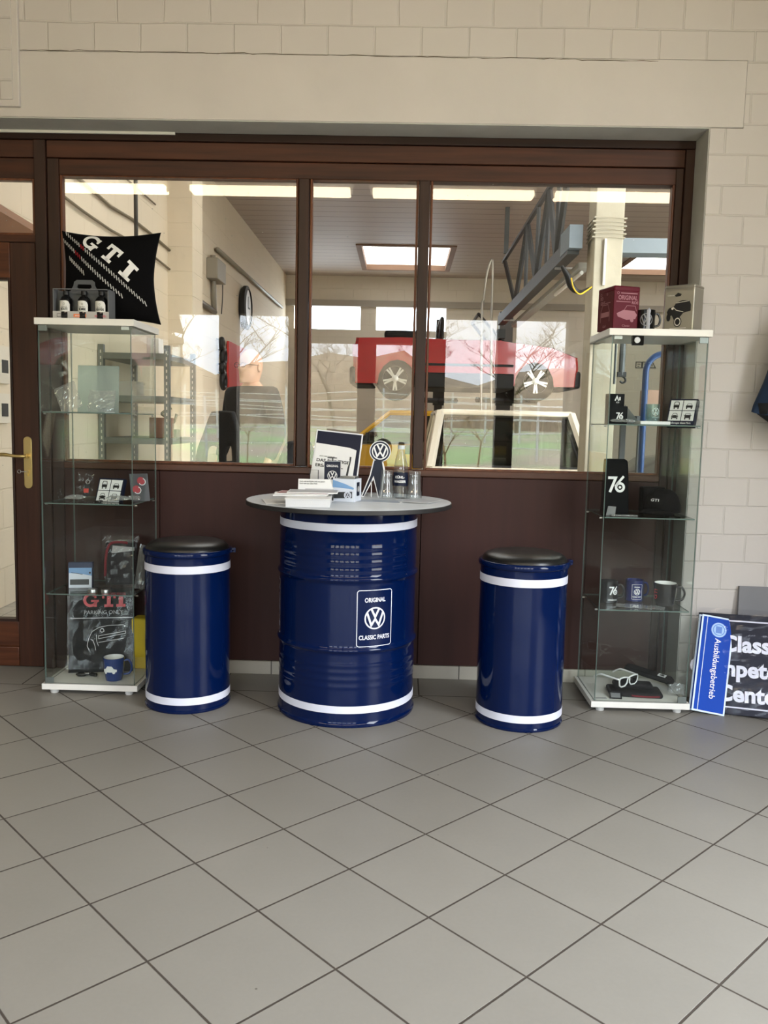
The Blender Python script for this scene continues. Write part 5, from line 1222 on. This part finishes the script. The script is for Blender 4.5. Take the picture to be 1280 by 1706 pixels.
g = G(); g.ring(.062, .042, .010, .0135, 24, ry=1.25); g.line([(.052, .120), (.108, .126)], .002); g.line([(.04, .105), (.055, .09), (.085, .082)], .0025); g.disc(.038, .098, .005); g.rect(.03, .014, .10, .017); g.text('Oldtimer', .03, .150, .006); g.place('picture_light', mat('tin_light', rgb(205, 200, 188), .4), t, front(0, -.001, 0, .003))

# ------------------------------------------------------------------ inside the right cabinet
def seventysix(g, x, y, h):
    g.line([(x-.52*h, y+.92*h), (x-.02*h, y+.92*h), (x-.38*h, y)], .17*h); g.ring(x+.27*h, y+.32*h, .17*h, .33*h, 28); g.line([(x+.50*h, y+1.02*h), (x+.10*h, y+.55*h), (x-.03*h, y+.36*h)], .15*h); g.disc(x+.27*h, y+.32*h, .085*h, 16); return g
t = thing('black_carton', 'black carton with white 76 print on the top shelf, right cabinet', 'box', (at(1030, 700, 3.66).x, 3.62, S3), (0, 0, radians(8)))
boxobj('carton', mat('carton_black', rgb(10, 11, 14), .6, spec=.15), t, -.050, .030, 0, .05, 0, .075, bevel=.001); seventysix(G(), -.006, .020, .028).place('print', whitep, t, front(0, 0, 0))
t = thing('black_carton', 'smaller black carton with white mark standing behind the 76 carton', 'box', (at(1027, 680, 3.72).x, 3.70, S3), (0, 0, radians(4)))
boxobj('carton', MATS['carton_black'], t, -.042, .030, 0, .04, 0, .130, bevel=.001); g = G(); g.line([(-.012, .100), (-.004, .118), (.004, .100)], .005); g.rect(.006, .102, .012, .116); g.text('GTI', 0, .09, .006); g.place('print', whitep, t, front(0, 0, 0))
t = thing('grey_wedge', 'grey card wedge leaning beside the 76 carton on the top shelf', 'card', (at(1052, 700, 3.72).x, 3.72, S3)); b = NB(); prism(b, [(-.045, 0), (.045, 0), (-.03, .085)], 0, .003); obj('card', b, mat('card_grey', rgb(120, 120, 120), .7), t)
lowb = boxobj('white_booklet', whitep, None, -.065, .065, -.04, .04, 0, .014, bevel=.002); put(lowb, 'white booklet lying flat at the middle of the top shelf, right cabinet', 'booklet', (at(1085, 708, 3.63).x, 3.62, S3), (0, 0, .1))
t = thing('glass_tumbler', 'clear tumbler with a round emblem on the white booklet, right cabinet', 'tumbler', (at(1087, 695, 3.63).x, 3.63, S3+.0148)); b = NB(); lathe(b, [(.029, 0), (.030, .004), (.030, .072), (.0275, .072), (.0275, .006), (.001, .006)], 36, cap1=False); tumM = glass_mat('tumbler_glass', (.72, .84, .84, 1), 1.5, gain=1.4, milk=.03); obj('glass_wall', b, tumM, t, smooth='auto')
G().vw(0, .040, .016).text('VINTAGE', 0, .014, .005).place('emblem', mat('emblem_pale', rgb(180, 195, 195), .5), t, cyl(.0305, radians(10), 0, .0004), cut=.005)
p = at(1131, 710, 3.64)
picture_box((p.x, 3.63, S3), (radians(-24), 0, radians(-34)), .118, .124, .030, 'navy box with four white car pictures, top shelf of right cabinet')
for i, px in enumerate((1028, 1046)):
    put(obj('crumpled_bag', crumple(.06, .04, seed=50+i, amp=.006), foil), ['crumpled clear film before the 76 carton, right cabinet', 'crumpled clear film left of the white booklet, right cabinet'][i], 'bag', (at(px, 708, 3.58).x, 3.575, S3+.012), (radians(-84), 0, .3*i), 'crumpled film on the top shelf of the right cabinet')
# second shelf
t = thing('black_bag', 'tall black bag with a big white 76 on the second shelf, right cabinet', 'bag', (at(1026, 860, 3.66).x, 3.66, S2), (radians(-3), 0, radians(6)))
b = NB(); frm = [(-.062, 0), (.060, 0), (.052, .20), (.048, .232), (.035, .24), (-.05, .24)]; prism(b, frm, 0, .035); obj('bag_body', b, mat('bag_black', rgb(9, 9, 11), .75, spec=.15, bump=.3, bscale=30), t, bevel=.006); seventysix(G(), -.004, .095, .068).place('print', whitep, t, front(0, 0, 0, .0015))
t = thing('folded_card', 'grey folded card leaning at the foot of the black bag', 'card', (at(1022, 852, 3.60).x, 3.60, S2), (radians(-25), 0, 0)); b = NB(); prism(b, [(-.030, 0), (.008, 0), (.016, .040), (-.018, .042)], 0, .002); obj('card', b, mat('card_grey'), t)
put(boxobj('flat_packet', foil, None, -.055, .055, -.02, .02, 0, .006, bevel=.002), 'flat clear packet lying at the left front of the second shelf, right cabinet', 'packet', (at(1040, 858, 3.58).x, 3.585, S2), (0, 0, .08))
put(boxobj('dark_case', mat('case_black', rgb(6, 6, 7), .7, spec=.1), None, -.05, .05, -.03, .03, 0, .115, bevel=.006), 'plain black case standing behind the cap, right cabinet', 'case', (at(1085, 850, 3.78).x, 3.78, S2))
t = thing('baseball_cap', 'black baseball cap with small white letters on the second shelf', 'cap', (at(1110, 860, 3.68).x-.01, 3.705, S2+.001), (0, 0, radians(-42))); t.scale = (1.10, 1.10, 1.0); capM = mat('cap_black', rgb(7, 7, 8), .9, spec=.1, bump=.15, bscale=200)
b = NB(); rings = []; 
for i in range(13):
    f = i/12; ph = f*pi/2; rr = []
    for j in range(36):
        a = 2*pi*j/36; rx, ry = .070, .080; wob = 1+.012*cos(6*a)*(1-f)
        rr.append(b.verts.new((rx*cos(a)*cos(ph)**.72*wob, ry*sin(a)*cos(ph)**.72*wob, .010+.100*sin(ph)**.95)))
    rings.append(rr)
for a, c in zip(rings, rings[1:]):
    for j in range(36): b.faces.new((a[j], a[(j+1) % 36], c[(j+1) % 36], c[j]))
obj('crown', b, capM, t, smooth=True)
b = NB(); U = {}
for i in range(13):
    for j in range(7):
        a = radians(-155+130*i/12); r0 = j/6; rx, ry = .070, .080; ext = .068*math.sin(pi*i/12)**.6
        U[i, j] = b.verts.new(((rx+.0*r0)*cos(a)*(1+.05*r0), ry*sin(a)-ext*r0, .016-.012*r0+.016*(1-(abs(cos(a))**2))*1.0*(1-.2*r0)-.004))
for i in range(12):
    for j in range(6): b.faces.new((U[i, j], U[i+1, j], U[i+1, j+1], U[i, j+1]))
o = obj('brim', b, capM, t, smooth=True); o.modifiers.new('s', 'SOLIDIFY').thickness = .003
b = NB(); lathe(b, [(.001, .112), (.006, .111), (.007, .108)], 16, cap0=False); obj('button', b, capM, t, smooth=True)
def capfn(u, v):
    a = -pi/2+u/.08; ph = min(1.5, v/.10); return Vector((.0725*cos(a)*cos(ph)**.72, .0825*sin(a)*cos(ph)**.72, .010+.1005*sin(ph)**.95))
G().text('GTI', .0, .050, .013, sx=1.5, bold=.01).place('lettering', whitep, t, capfn, cut=.006)
# third shelf
t, f = mug('mug', 'black mug with white 76 print at the left of the third shelf', (at(1014, 995, 3.70).x, 3.70, S1), .040, .095, mugB, mugB, radians(-20), square=True); seventysix(G(), 0, .038, .036).text('ORIGINAL', 0, .012, .007).place('print', whitep, t, cyl(.040, radians(36), 0, .0006), cut=.006)
t, f = mug('mug', 'dark blue mug with framed white emblem, middle of the third shelf', (at(1057, 998, 3.74).x, 3.745, S1), .041, .094, mat('mug_navy', rgb(16, 30, 88), .25, coat=.4), mat('mug_navy'), radians(10), square=True)
g = G(); logo_label(g, .046, .066, .0012, .002); g.v = [(u, v+.045) for u, v in g.v]; g.place('print', whitep, t, cyl(.041, radians(-8), 0, .0006), cut=.006)
t, f = mug('mug', 'black mug with white inside and red print, right of the third shelf', (at(1106, 1000, 3.68).x, 3.665, S1), .050, .098, mugB, mugW, radians(-12))
G().text('GTI', 0, 0, .020, rot=pi/2).tf(lambda u, v: (u, v+.05)).place('print', mat('letter_red'), t, cyl(.046, radians(-48), 0, .003), cut=.006)
for i in range(4):
    px = 1032+18*i; b = NB(); box(b, -.032, .032, -.024, .024, 0, .0016)
    put(obj('clear_leaflet', b, foil), ['leftmost of the fan of clear leaflets on the third shelf', 'second from left in the fan of clear leaflets on the third shelf', 'third from left in the fan of clear leaflets on the third shelf', 'rightmost of the fan of clear leaflets on the third shelf'][i], 'leaflet', (at(px+8, 1004, 3.60).x, 3.60-.004*i, S1+.004-.0009*i), (radians(3), radians(2), radians(-8-5*i)), 'clear leaflets fanned on the third shelf')
# base of the right cabinet
t = thing('sunglasses', 'white framed sunglasses with dark lenses on the right cabinet base', 'sunglasses', (at(1038, 1140, 3.64).x+.012, 3.60, .118), (radians(4), 0, radians(38))); wf = mat('frame_white', rgb(228, 228, 226), .3)
for s in (-1, 1):
    b = NB(); pts = [(-.028, 0, .016), (0, 0, .020), (.026, 0, .018), (.029, 0, .006), (.024, 0, -.014), (.010, 0, -.022), (-.012, 0, -.021), (-.025, 0, -.010)]
    tube(b, [(s*.034+x*s, y, z) for x, y, z in pts], .0035, 8, closed=True); rim = obj('rim', b, wf, t, smooth=True)
    b = NB(); b.faces.new([b.verts.new((s*.034+x*s*.97, 0, z*.97)) for x, y, z in pts]); o = obj('lens', b, mat('lens_dark', rgb(12, 12, 14), .08, coat=.6), rim); o.modifiers.new('s', 'SOLIDIFY').thickness = .0015
    b = NB(); tube(b, bend([(s*.064, .002, .014), (s*.068, .05, .012), (s*.069, .10, .008), (s*.067, .135, -.016)]), [.0045]*13+[.0035]*6, 8); obj('temple', b, wf, t, smooth=True)
b = NB(); tube(b, [(-.007, 0, .012), (0, 0, .014), (.007, 0, .012)], .0035, 8); obj('bridge', b, wf, t, smooth=True)
t = thing('folded_shirt', 'dark folded shirt with red piping under the sunglasses on the base', 'shirt', (at(1062, 1150, 3.63).x, 3.645, BZ), (0, 0, radians(-6)))
b = NB(); box(b, -.125, .105, -.065, .055, 0, .022); obj('fabric', b, mat('textile_dark'), t, bevel=.010, seg=3)
b = NB(); box(b, -.10, .07, -.02, .05, .022, .046); obj('folded_sleeve', b, mat('textile_dark'), t, bevel=.010, seg=3)
b = NB(); tube(b, bend([(-.03, -.067, .010), (.02, -.068, .008), (.08, -.066, .010), (.10, -.05, .010)]), .004, 6); obj('red_piping', b, mat('collar_red'), t, smooth=True)
t = thing('black_pouch', 'long black pouch with a square white label on the shirt', 'pouch', (at(1082, 1130, 3.68).x, 3.69, BZ+.048), (radians(0), radians(9), radians(-30)))
b = NB(); prism(b, [(-.11, -.028), (-.08, -.036), (.09, -.034), (.11, 0), (.09, .034), (-.08, .036), (-.11, .028)], .018, .04, 'XY'); obj('pouch_body', b, mat('bag_black'), t, bevel=.008, seg=3)
G().rect(.035, -.022, .070, .018).place('label', whitep, t, lambda u, v: Vector((u, v, .0412))); g = G(); g.rect(.043, -.012, .062, .006); g.rect(.048, .006, .058, .012); g.place('label_print', blk, t, lambda u, v: Vector((u, v, .0420)))
t = thing('swing_tag', 'small grey square tag in a black frame at the front of the base', 'tag', (at(1026, 1160, 3.57).x, 3.562, BZ), (radians(-58), 0, radians(-6)))
boxobj('frame', blk, t, -.026, .026, 0, .002, 0, .036); boxobj('insert', mat('card_grey'), t, -.020, .020, -.0008, 0, .006, .032)
put(boxobj('price_card', clt, None, -.024, .024, -.012, .012, 0, .001), 'pale price card lying at the front left of the right cabinet base', 'card', (at(1002, 1162, 3.56).x, 3.565, BZ), (0, 0, .05))
put(obj('crumpled_bag', crumple(.07, .06, seed=61, amp=.012, th=.012), foil), 'crumpled clear bag at the end of the pouch, right cabinet base', 'bag', (at(1128, 1160, 3.62).x, 3.63, BZ+.03), (radians(-60), 0, -.3))

# ------------------------------------------------------------------ on the drum table
TT = .8876
def T(px, py): return on(px, py, TT)
paper = mat('paper_white', rgb(228, 228, 226), .7); pages = mat('paper_edges', rgb(205, 206, 208), .85, bump=.3, bscale=300)
p0, p1 = T(475, 845), T(550, 846); t = thing('note_pad', 'thick white stack of sheets lying at the front of the table', 'note pad', ((p0.x+p1.x)/2, p0.y+.012, TT), (0, 0, radians(3)))
w_ = (p1.x-p0.x); boxobj('sheets', pages, t, -w_/2, w_/2, 0, .215, 0, .031, bevel=.001)
boxobj('cover_sheet', paper, t, -w_/2-.003, w_/2+.003, -.003, .218, .031, .033)
mz = TT+.034
def booklet(label, x, y, z, w, d, rz, pic=None, nm='magazine', th=.004):
    t = thing(nm, label, 'magazine', (x, y, z), (0, 0, rz)); boxobj('pages', paper, t, -w/2, w/2, -d/2, d/2, 0, th, bevel=.0008)
    g = G(); g.rect(-w/2+.004, -d/2+.004, w/2-.004, d/2-.004); g.place('cover', pic or paper, t, lambda u, v: Vector((u, v, th+.0004))); return t
booklet('folded white leaflet lying lowest across the thick note pad', -.40, 3.345, mz, .21, .148, radians(5), paper)
booklet('leaflet with a reddish cover on top of the note pad stack', -.385, 3.35, mz+.005, .21, .145, radians(-3), mat('cover_red', rgb(150, 96, 92), .5))
booklet('grey printed leaflet topmost on the note pad stack', -.35, 3.36, mz+.010, .20, .14, radians(2), mat('cover_grey', rgb(170, 170, 172), .5))
booklet('leaflet hanging off the left of the note pad towards the table rim', -.475, 3.37, TT+.0005, .15, .21, radians(14), paper, th=.002)
# folder leaning with text and a dark picture
p = T(527, 824); t = thing('leaflet_stand', 'white leaflet with dark lower picture standing before the display board', 'leaflet', (at(527, 800, 3.46).x, 3.44, TT), (radians(-14), 0, radians(0)))
w_ = .148; h_ = .092; boxobj('card', paper, t, -w_/2, w_/2, 0, .002, 0, h_); fr = front(0, 0, 0)
G().poly([(-w_/2+.02, .004), (w_/2, .004), (w_/2, .030), (-w_/2+.03, .026)]).place('picture', mat('print_dark', rgb(52, 50, 50), .5), t, fr); G().rect(-w_/2+.03, .027, w_/2, .052).place('grey_field', mat('print_grey', rgb(184, 184, 184), .6), t, fr)
g = G(); g.text('Noch mehr als 90 Jahre nicht nur gestern', -w_/2+.006, h_-.013, .0055, 'L', sx=.80); g.text('Noch mehr aus Classic Parts', -w_/2+.006, h_-.022, .0055, 'L', sx=.80); g.text('Klassik Kompetenz Center', -.002, .037, .0065, 'C', sx=.7); g.rect(-.052, .034, -.044, .044); g.place('lettering', blk, t, front(0, 0, 0, .002))
G().rect(-w_/2+.035, .018, w_/2-.004, .020).place('caption', whitep, t, front(0, 0, 0, .002))
x0, x1 = at(555, 810, 3.46).x, at(590, 810, 3.46).x
t = thing('note_box', 'cardboard note box with a van front picture beside the leaflets', 'box', (x0, 3.455, TT), (0, 0, radians(-16))); w_ = .095; h_ = .094
bx = boxobj('carton', mat('carton_white', rgb(218, 224, 234), .5), t, 0, w_, 0, .085, 0, h_, bevel=.0008)
g1, g2, g3 = G(), G(), G(); g3.rect(.001, h_*.42, w_-.001, h_-.001); g2.poly([(.001, h_*.13), (.085, h_*.17), (.085, h_*.46), (.001, h_*.40)]); g1.poly([(.0, h_*.62), (.05, h_*.60), (.09, h_*.55), (.093, h_*.62), (.055, h_*.78), (.0, h_*.95)])
g3.place('print_white', mat('van_white'), t, fr); g2.place('print_dark', dgrey, t, front(0, 0, 0, .0015)); g1.place('print_sky', mat('sky_print'), t, front(0, 0, 0, .0015)); G().vw(.066, h_*.29, .012).ring(.066, h_*.29, .0125, .016, 24).place('emblem', mat('van_white'), t, front(0, 0, 0, .003))
sf = face((w_, 0, 0), (0, 1, 0), (0, 0, 1), .001); G().rect(.025, .024, .060, .080).place('side_label', navy, t, sf); G().vw(.0425, .052, .012).place('side_emblem', whitep, t, face((w_, 0, 0), (0, 1, 0), (0, 0, 1), .002))
b = NB(); box(b, .022, .088, .02, .07, h_, h_+.010); obj('metal_dispenser', b, steel, t, bevel=.002)
pz = TT+h_+.0105; b = NB(); tube(b, [(0, 0, 0), (.008, .004, .045), (.013, .006, .068)], .0042, 10); tube(b, [(.013, .006, .068), (.014, .0065, .078)], .0036, 8); o = obj('ballpoint_pen', b, blk, smooth='auto'); put(o, 'black ballpoint pen standing tilted in the note box', 'pen', (at(578, 787, 3.48).x, 3.485, pz))
b = NB(); tube(b, [(.002, -.006, .035), (.010, -.002, .066)], .0012, 6); obj('clip', b, steel, o)
# display board
BL, TL, TR = at(512, 832, 3.60), at(528, 715, 3.70), at(606, 718, 3.70); BL.z = TT
up = (TL-BL); h_ = up.length; up.normalize(); ux = (TR-TL); w_ = ux.length; ux = (ux-up*ux.dot(up)).normalized(); nn = ux.cross(up)
t = thing('display_board', 'white display board with dark blue head leaning at the back of the table', 'display board', BL)
t.rotation_euler = Matrix((ux, -nn, up)).transposed().to_euler()
boxobj('board', mat('board_white', rgb(226, 228, 230), .5), t, 0, w_, 0, .004, 0, h_, bevel=.0008); fr = front(0, 0, 0)
G().rect(.006, .03, w_-.006, h_-.006).place('blue_field', navy, t, fr)
b = NB(); pts = []
g = G(); g.poly([(.0, .0), (w_-.024, .0), (w_-.020, h_-.078), (w_-.05, h_-.070), (w_*.45, h_-.066), (.006, h_-.062)]); g.place('inserted_sheet', paper, t, front(0, -.001, 0, .002))
g = G(); g.text('AUCH HIER FINDEN SIE', w_*.30, h_-.122, .005, sx=.9); g.text('DAS RICHTIGE', .018, h_-.145, .0135, 'L', sx=1.15, bold=.025); g.text('ERSATZTEIL.', .016, h_-.168, .0135, 'L', sx=1.15, bold=.025); g.place('lettering', blk, t, front(0, -.001, 0, .003))
b = NB(); box(b, w_*.4, w_*.6, .004, .05, 0, .004); box(b, w_*.47, w_*.53, .004, .008, 0, h_*.6); obj('easel_back', b, grey, t)
p = at(554, 785, 3.55); t = thing('emblem_sign', 'small navy sign with white emblem hung on a stand before the display board', 'sign', (p.x, 3.55, TT))
zs = lambda py: at(554, py, 3.55).z-TT
b = NB(); prism(b, [(-.036, zs(806)), (.036, zs(806)), (.036, zs(768)), (-.036, zs(768))], 0, .003); obj('plate', b, navy, t, bevel=.0006)
g = G(); c_ = zs(790); g.text('ORIGINAL', 0, zs(778), .009, sx=.85, bold=.02).vw(0, c_-.006, .021); g.line([(-.035, zs(806)), (.035, zs(806)), (.035, zs(768)-.001), (-.035, zs(768)-.001), (-.035, zs(806))], .0012); g.place('print', whitep, t, front(0, 0, 0))
b = NB(); tube(b, [(0, .006, 0), (0, .006, zs(762))], .0025, 8); tube(b, [(-.022, .006, zs(763)), (.018, .006, zs(763))], .002, 8); lathe(b, [(.022, 0), (.022, .003), (.003, .005)], 20, cy=.006); obj('stand', b, dgrey, t)
t = thing('wire_clip', 'small wire leaflet holder standing at the left behind the white leaflet', 'wire holder', (at(524, 786, 3.50).x, 3.50, TT))
b = NB(); zc = at(524, 783, 3.50).z-TT; tube(b, [(-.018, 0, 0), (-.018, 0, zc), (.016, 0, zc), (.016, 0, 0)], .0018, 6); obj('wire', b, dgrey, t)
# emblem stand: navy figure-sized cut-out with a round emblem on top
sx0 = at(630, 770, 3.68); K2 = 3.68/FPX
t = thing('emblem_cutout', 'navy cut-out stand with a round white emblem head on the table', 'cut-out', (at(628, 826, 3.68).x, 3.68, TT)); zb2 = at(628, 826, 3.68).z-TT
def q(px, py): return ((px-628)*K2, (826-py)*K2)
def plate(nm, m, polys, y0, y1):
    for k, po in enumerate(polys):
        b = NB(); prism(b, [q(*p_) for p_ in po], y0, y1); obj(nm, b, m, t)
out = [(601, 826), (606, 826), (622, 796), (630, 826), (636, 826), (641, 780), (637, 764), (621, 764), (615, 790)]
inn = [(604, 824), (606, 824), (622, 790), (631, 824), (634, 824), (638, 781), (635, 764), (623, 764), (617, 790)]
plate('backing', mat('cutout_white', rgb(232, 232, 232), .5), [out], .0, .0025)
plate('body_panel', navy, [inn], -.0015, 0)
b = NB(); c0 = q(632, 749); lathe(b, [(.0465, 0), (.0465, .003)], 40, axis='Y', cx=c0[0], cz=c0[1]); obj('disc', b, mat('cutout_white'), t, smooth='auto')
G().disc(c0[0], c0[1], .043, 40).place('disc_print', navy, t, front(0, 0, 0)); G().vw(c0[0], c0[1], .036).place('emblem', whitep, t, front(0, 0, 0, .002))
b = NB(); prism(b, [(0.0, 0), (.06, 0), (0.0, .10)], q(618, 0)[0], q(618, 0)[0]+.003, 'YZ'); obj('rear_strut', b, mat('cutout_white'), t)
# water bottle and tumblers
gl = glass_mat('bottle_plastic', (.93, .95, .95, 1), 1.5, gain=1.5, milk=.03)
t = thing('water_bottle', 'clear water bottle with navy label between the two tumblers', 'bottle', (at(667, 826, 3.68).x, 3.665, TT)); R = .0315
b = NB(); prof = [(R-.004, 0), (R, .004), (R, .03), (R-.0015, .045), (R-.0015, .10), (R, .112), (R-.002, .140), (R*.72, .172), (R*.45, .195), (.0125, .206), (.0125, .222)]
lathe(b, prof, 40); obj('bottle_wall', b, gl, t, smooth='auto')
b = NB(); lathe(b, [(.0145, .214), (.015, .216), (.015, .229), (.0135, .231)], 24); obj('cap', b, mat('cap_pale', rgb(205, 214, 216), .4), t, smooth='auto')
b = NB(); lathe(b, [(R+.0008, .056), (R+.0008, .113)], 40, cap0=False, cap1=False); lb = obj('label', b, navy, t, smooth=True)
G().text('KÜHL-', 0, .089, .0105, sx=.95, bold=.03).text('WASSER', 0, .070, .0105, sx=.95, bold=.03).place('lettering', whitep, lb, cyl(R, radians(-6), 0, .0016), cut=.006)
b = NB(); lathe(b, [(R-.003, .002), (R-.003, .052)], 32); obj('water', b, glass_mat('water', (.93, .96, .97, 1), 1.33), t, smooth='auto')
tg_ = glass_mat('tumbler_clear', (.90, .92, .92, 1), 1.5, gain=1.7, milk=.05)
def tumbler(x, y, label):
    t = thing('drinking_glass', label, 'glass', (x, y, TT), group='upturned drinking glasses on the table'); b = NB()
    prof = [(.0325, 0), (.0325, .003), (.0315, .030), (.0285, .034), (.0265, .090), (.0255, .116), (.0235, .121), (.001, .121)]
    inner = [(.029, 0), (.0285, .028), (.0245, .036), (.0225, .105), (.001, .108)]
    n = 12; ring_prev = None
    for (P, ) in ((prof,), (inner,)):
        rr = []
        for r_, z_ in P: rr.append([b.verts.new((r_*(1+(.028*cos(n*2*pi*i/72)))*cos(2*pi*i/72), r_*(1+(.028*cos(n*2*pi*i/72)))*sin(2*pi*i/72), z_)) for i in range(72)])
        for a, c in zip(rr, rr[1:]):
            for i in range(72): b.faces.new((a[i], a[(i+1) % 72], c[(i+1) % 72], c[i]))
    return obj('glass_wall', b, tg_, t, smooth='auto').parent
tumbler(at(644, 830, 3.67).x, 3.665, 'upturned ribbed glass left of the water bottle')
tumbler(at(690, 830, 3.67).x, 3.665, 'upturned ribbed glass right of the water bottle')
b = NB(); box(b, -.02, .02, -.012, .012, 0, .004); put(obj('sugar_sachet', b, paper, bevel=.001), 'small white sachet lying left of the upturned glass', 'sachet', (T(620, 824).x, T(620, 824).y-.02, TT), (0, 0, .3))
pr_ = T(640, 835); booklet('open pale leaflet lying flat before the water bottle', pr_.x-.02, pr_.y-.02, TT+.0004, .19, .12, radians(-6), mat('cover_blue', rgb(150, 160, 172), .4), th=.0012)
pr_ = T(700, 836); booklet('pale leaflet lying flat at the right of the table top', pr_.x, pr_.y, TT+.0022, .13, .15, radians(-24), mat('cover_pale', rgb(186, 190, 194), .35), th=.0012)

# ------------------------------------------------------------------ signs and jacket at the right
def quad_frame(t, O, U, V_):
    V_ = Vector(V_).normalized(); U = Vector(U); U = (U-V_*U.dot(V_)).normalized(); n = U.cross(V_); t.location = O; t.rotation_euler = Matrix((U, -n, V_)).transposed().to_euler()
sigB = mat('sign_blue', rgb(0, 62, 164), .4, spec=.12); bord = mat('sign_border', rgb(205, 222, 240), .4)
def tall_sign(label, O, full):
    t = thing('upright_sign', label, 'sign', (0, 0, 0)); quad_frame(t, O, (.14, -.012, 0), (.0725, .1375, .387)); w, h = .137, .420
    boxobj('plate', bord, t, 0, w, 0, .003, 0, h, bevel=.0006); G().rect(.007, .007, w-.007, h-.007).place('blue_field', sigB, t, front(0, 0, 0))
    if full:
        G().rect(.022, .006, .0245, h-.006).place('stripe', bord, t, front(0, 0, 0, .0016)); c = (w*.55, h-.058)
        G().disc(*c, .032, 36).place('emblem_disc', mat('emblem_blue', rgb(150, 185, 225), .4), t, front(0, 0, 0, .002)); g = G(); g.ring(*c, .022, .025, 36); g.rect(c[0]-.013, c[1]-.014, c[0]+.013, c[1]+.015); g.place('emblem_print', mat('emblem_mid', rgb(70, 115, 190), .4), t, front(0, 0, 0, .003))
        G().text('Ausbildungsbetrieb', 0, 0, .025, sx=.95, bold=.008).tf(lambda u, v: (w*.55+v-.011, h*.46-u)).place('lettering', bandM, t, front(0, 0, 0, .0025))
    return t
tall_sign('bright blue upright sign with vertical white lettering, front of two', (1.272, 3.53, .018), True)
tall_sign('blue sign just showing behind the front blue sign by the cabinet', (1.2665, 3.552, .012), False)
t = thing('banner_sign', 'dark navy sign with large white lettering leaning in wrinkled film', 'sign', (0, 0, 0)); quad_frame(t, (1.305, 3.572, 0), (.90, -.36, 0), (.035, .13, .40)); w, h = .80, .43
boxobj('panel', mat('sign_navy', rgb(12, 16, 36), .45, spec=.3), t, 0, w, 0, .012, 0, h, bevel=.002)
g = G(); g.rect(.0, h-.032, w-.02, h-.026); g.rect(.0, .028, w-.02, .034); g.rect(w-.026, .028, w-.02, h-.026); g.place('border_line', bandM, t, front(0, 0, 0))
g = G(); cxx = .225; g.text('Classic', cxx, h-.160, .066, bold=.035); g.text('Competence', cxx-.012, h-.266, .066, bold=.035, sx=.98); g.text('Center', cxx-.005, h-.372, .066, bold=.035); g.place('lettering', bandM, t, front(0, 0, 0, .0012))
o = obj('wrinkled_film', crumple(w+.02, h+.03, n=30, amp=.006, seed=71, th=.006), glass_mat('sign_film', (.96, .96, .97, 1), 1.45, rough=.06, milk=.0, gain=.30), t, loc=(w/2, -.004, h/2+.008))
t = thing('notice_board', 'plain grey board leaning on the wall behind the dark sign', 'board', (1.50, 3.66, 0), (radians(-8), 0, 0)); b = NB(); prism(b, [(0, 0), (.62, 0), (.62, .52), (.025, .53)], 0, .015); obj('board', b, mat('board_grey', rgb(112, 112, 114), .6), t)
# jacket hanging on a hook on the block wall
t = thing('wall_hook', 'steel coat hook on the block wall that carries the jacket', 'hook', (1.775, WY, 1.83)); b = NB(); box(b, -.015, .015, -.004, 0, -.04, .03); tube(b, bend([(0, -.004, 0), (0, -.04, -.02), (0, -.06, .0), (0, -.062, .03)]), .005, 8); obj('hook', b, steel, t, smooth='auto')
t = thing('jacket', 'dark blue jacket with black lining hanging on the wall at the right edge', 'jacket', (1.775, 3.62, 1.29)); t.scale = (.95, .95, .84)
b = NB(); sec = [(1.9-1.22-.02, .03, .03), (.60, .10, .05), (.52, .17, .07), (.42, .215, .085), (.30, .235, .095), (.16, .262, .10), (.03, .295, .095), (.0, .30, .09)]
rings = []
for z_, rx, ry in sec:
    rr = []
    for i in range(40):
        a = 2*pi*i/40; fold = 1+.06*sin(5*a+z_*6)*(1-z_/.8)
        rr.append(b.verts.new((rx*cos(a)*fold, ry*sin(a)*fold-.005, z_+.012*sin(3*a)*(1 if z_ < .05 else 0))))
    rings.append(rr)
for a, c in zip(rings, rings[1:]):
    for i in range(40): b.faces.new((a[i], a[(i+1) % 40], c[(i+1) % 40], c[i]))
b.faces.new(rings[0]); obj('shell', b, mat('jacket_blue', rgb(20, 42, 70), .8, bump=.4, bscale=25), t, smooth=True)
b = NB(); rings = []
for z_, rx, ry in [(.05, .288, .085), (-.005, .287, .084), (-.05, .24, .075), (-.10, .17, .06), (-.15, .09, .04), (-.17, .03, .02)]:
    rings.append([b.verts.new((rx*cos(2*pi*i/40)+(.04 if z_ < -.02 else 0)*abs(z_)*6, ry*sin(2*pi*i/40)-.005, z_)) for i in range(40)])
for a, c in zip(rings, rings[1:]):
    for i in range(40): b.faces.new((a[i], a[(i+1) % 40], c[(i+1) % 40], c[i]))
b.faces.new(rings[-1]); b.faces.new(rings[0]); obj('lining', b, mat('lining_black', rgb(10, 10, 11), .9), t, smooth=True)
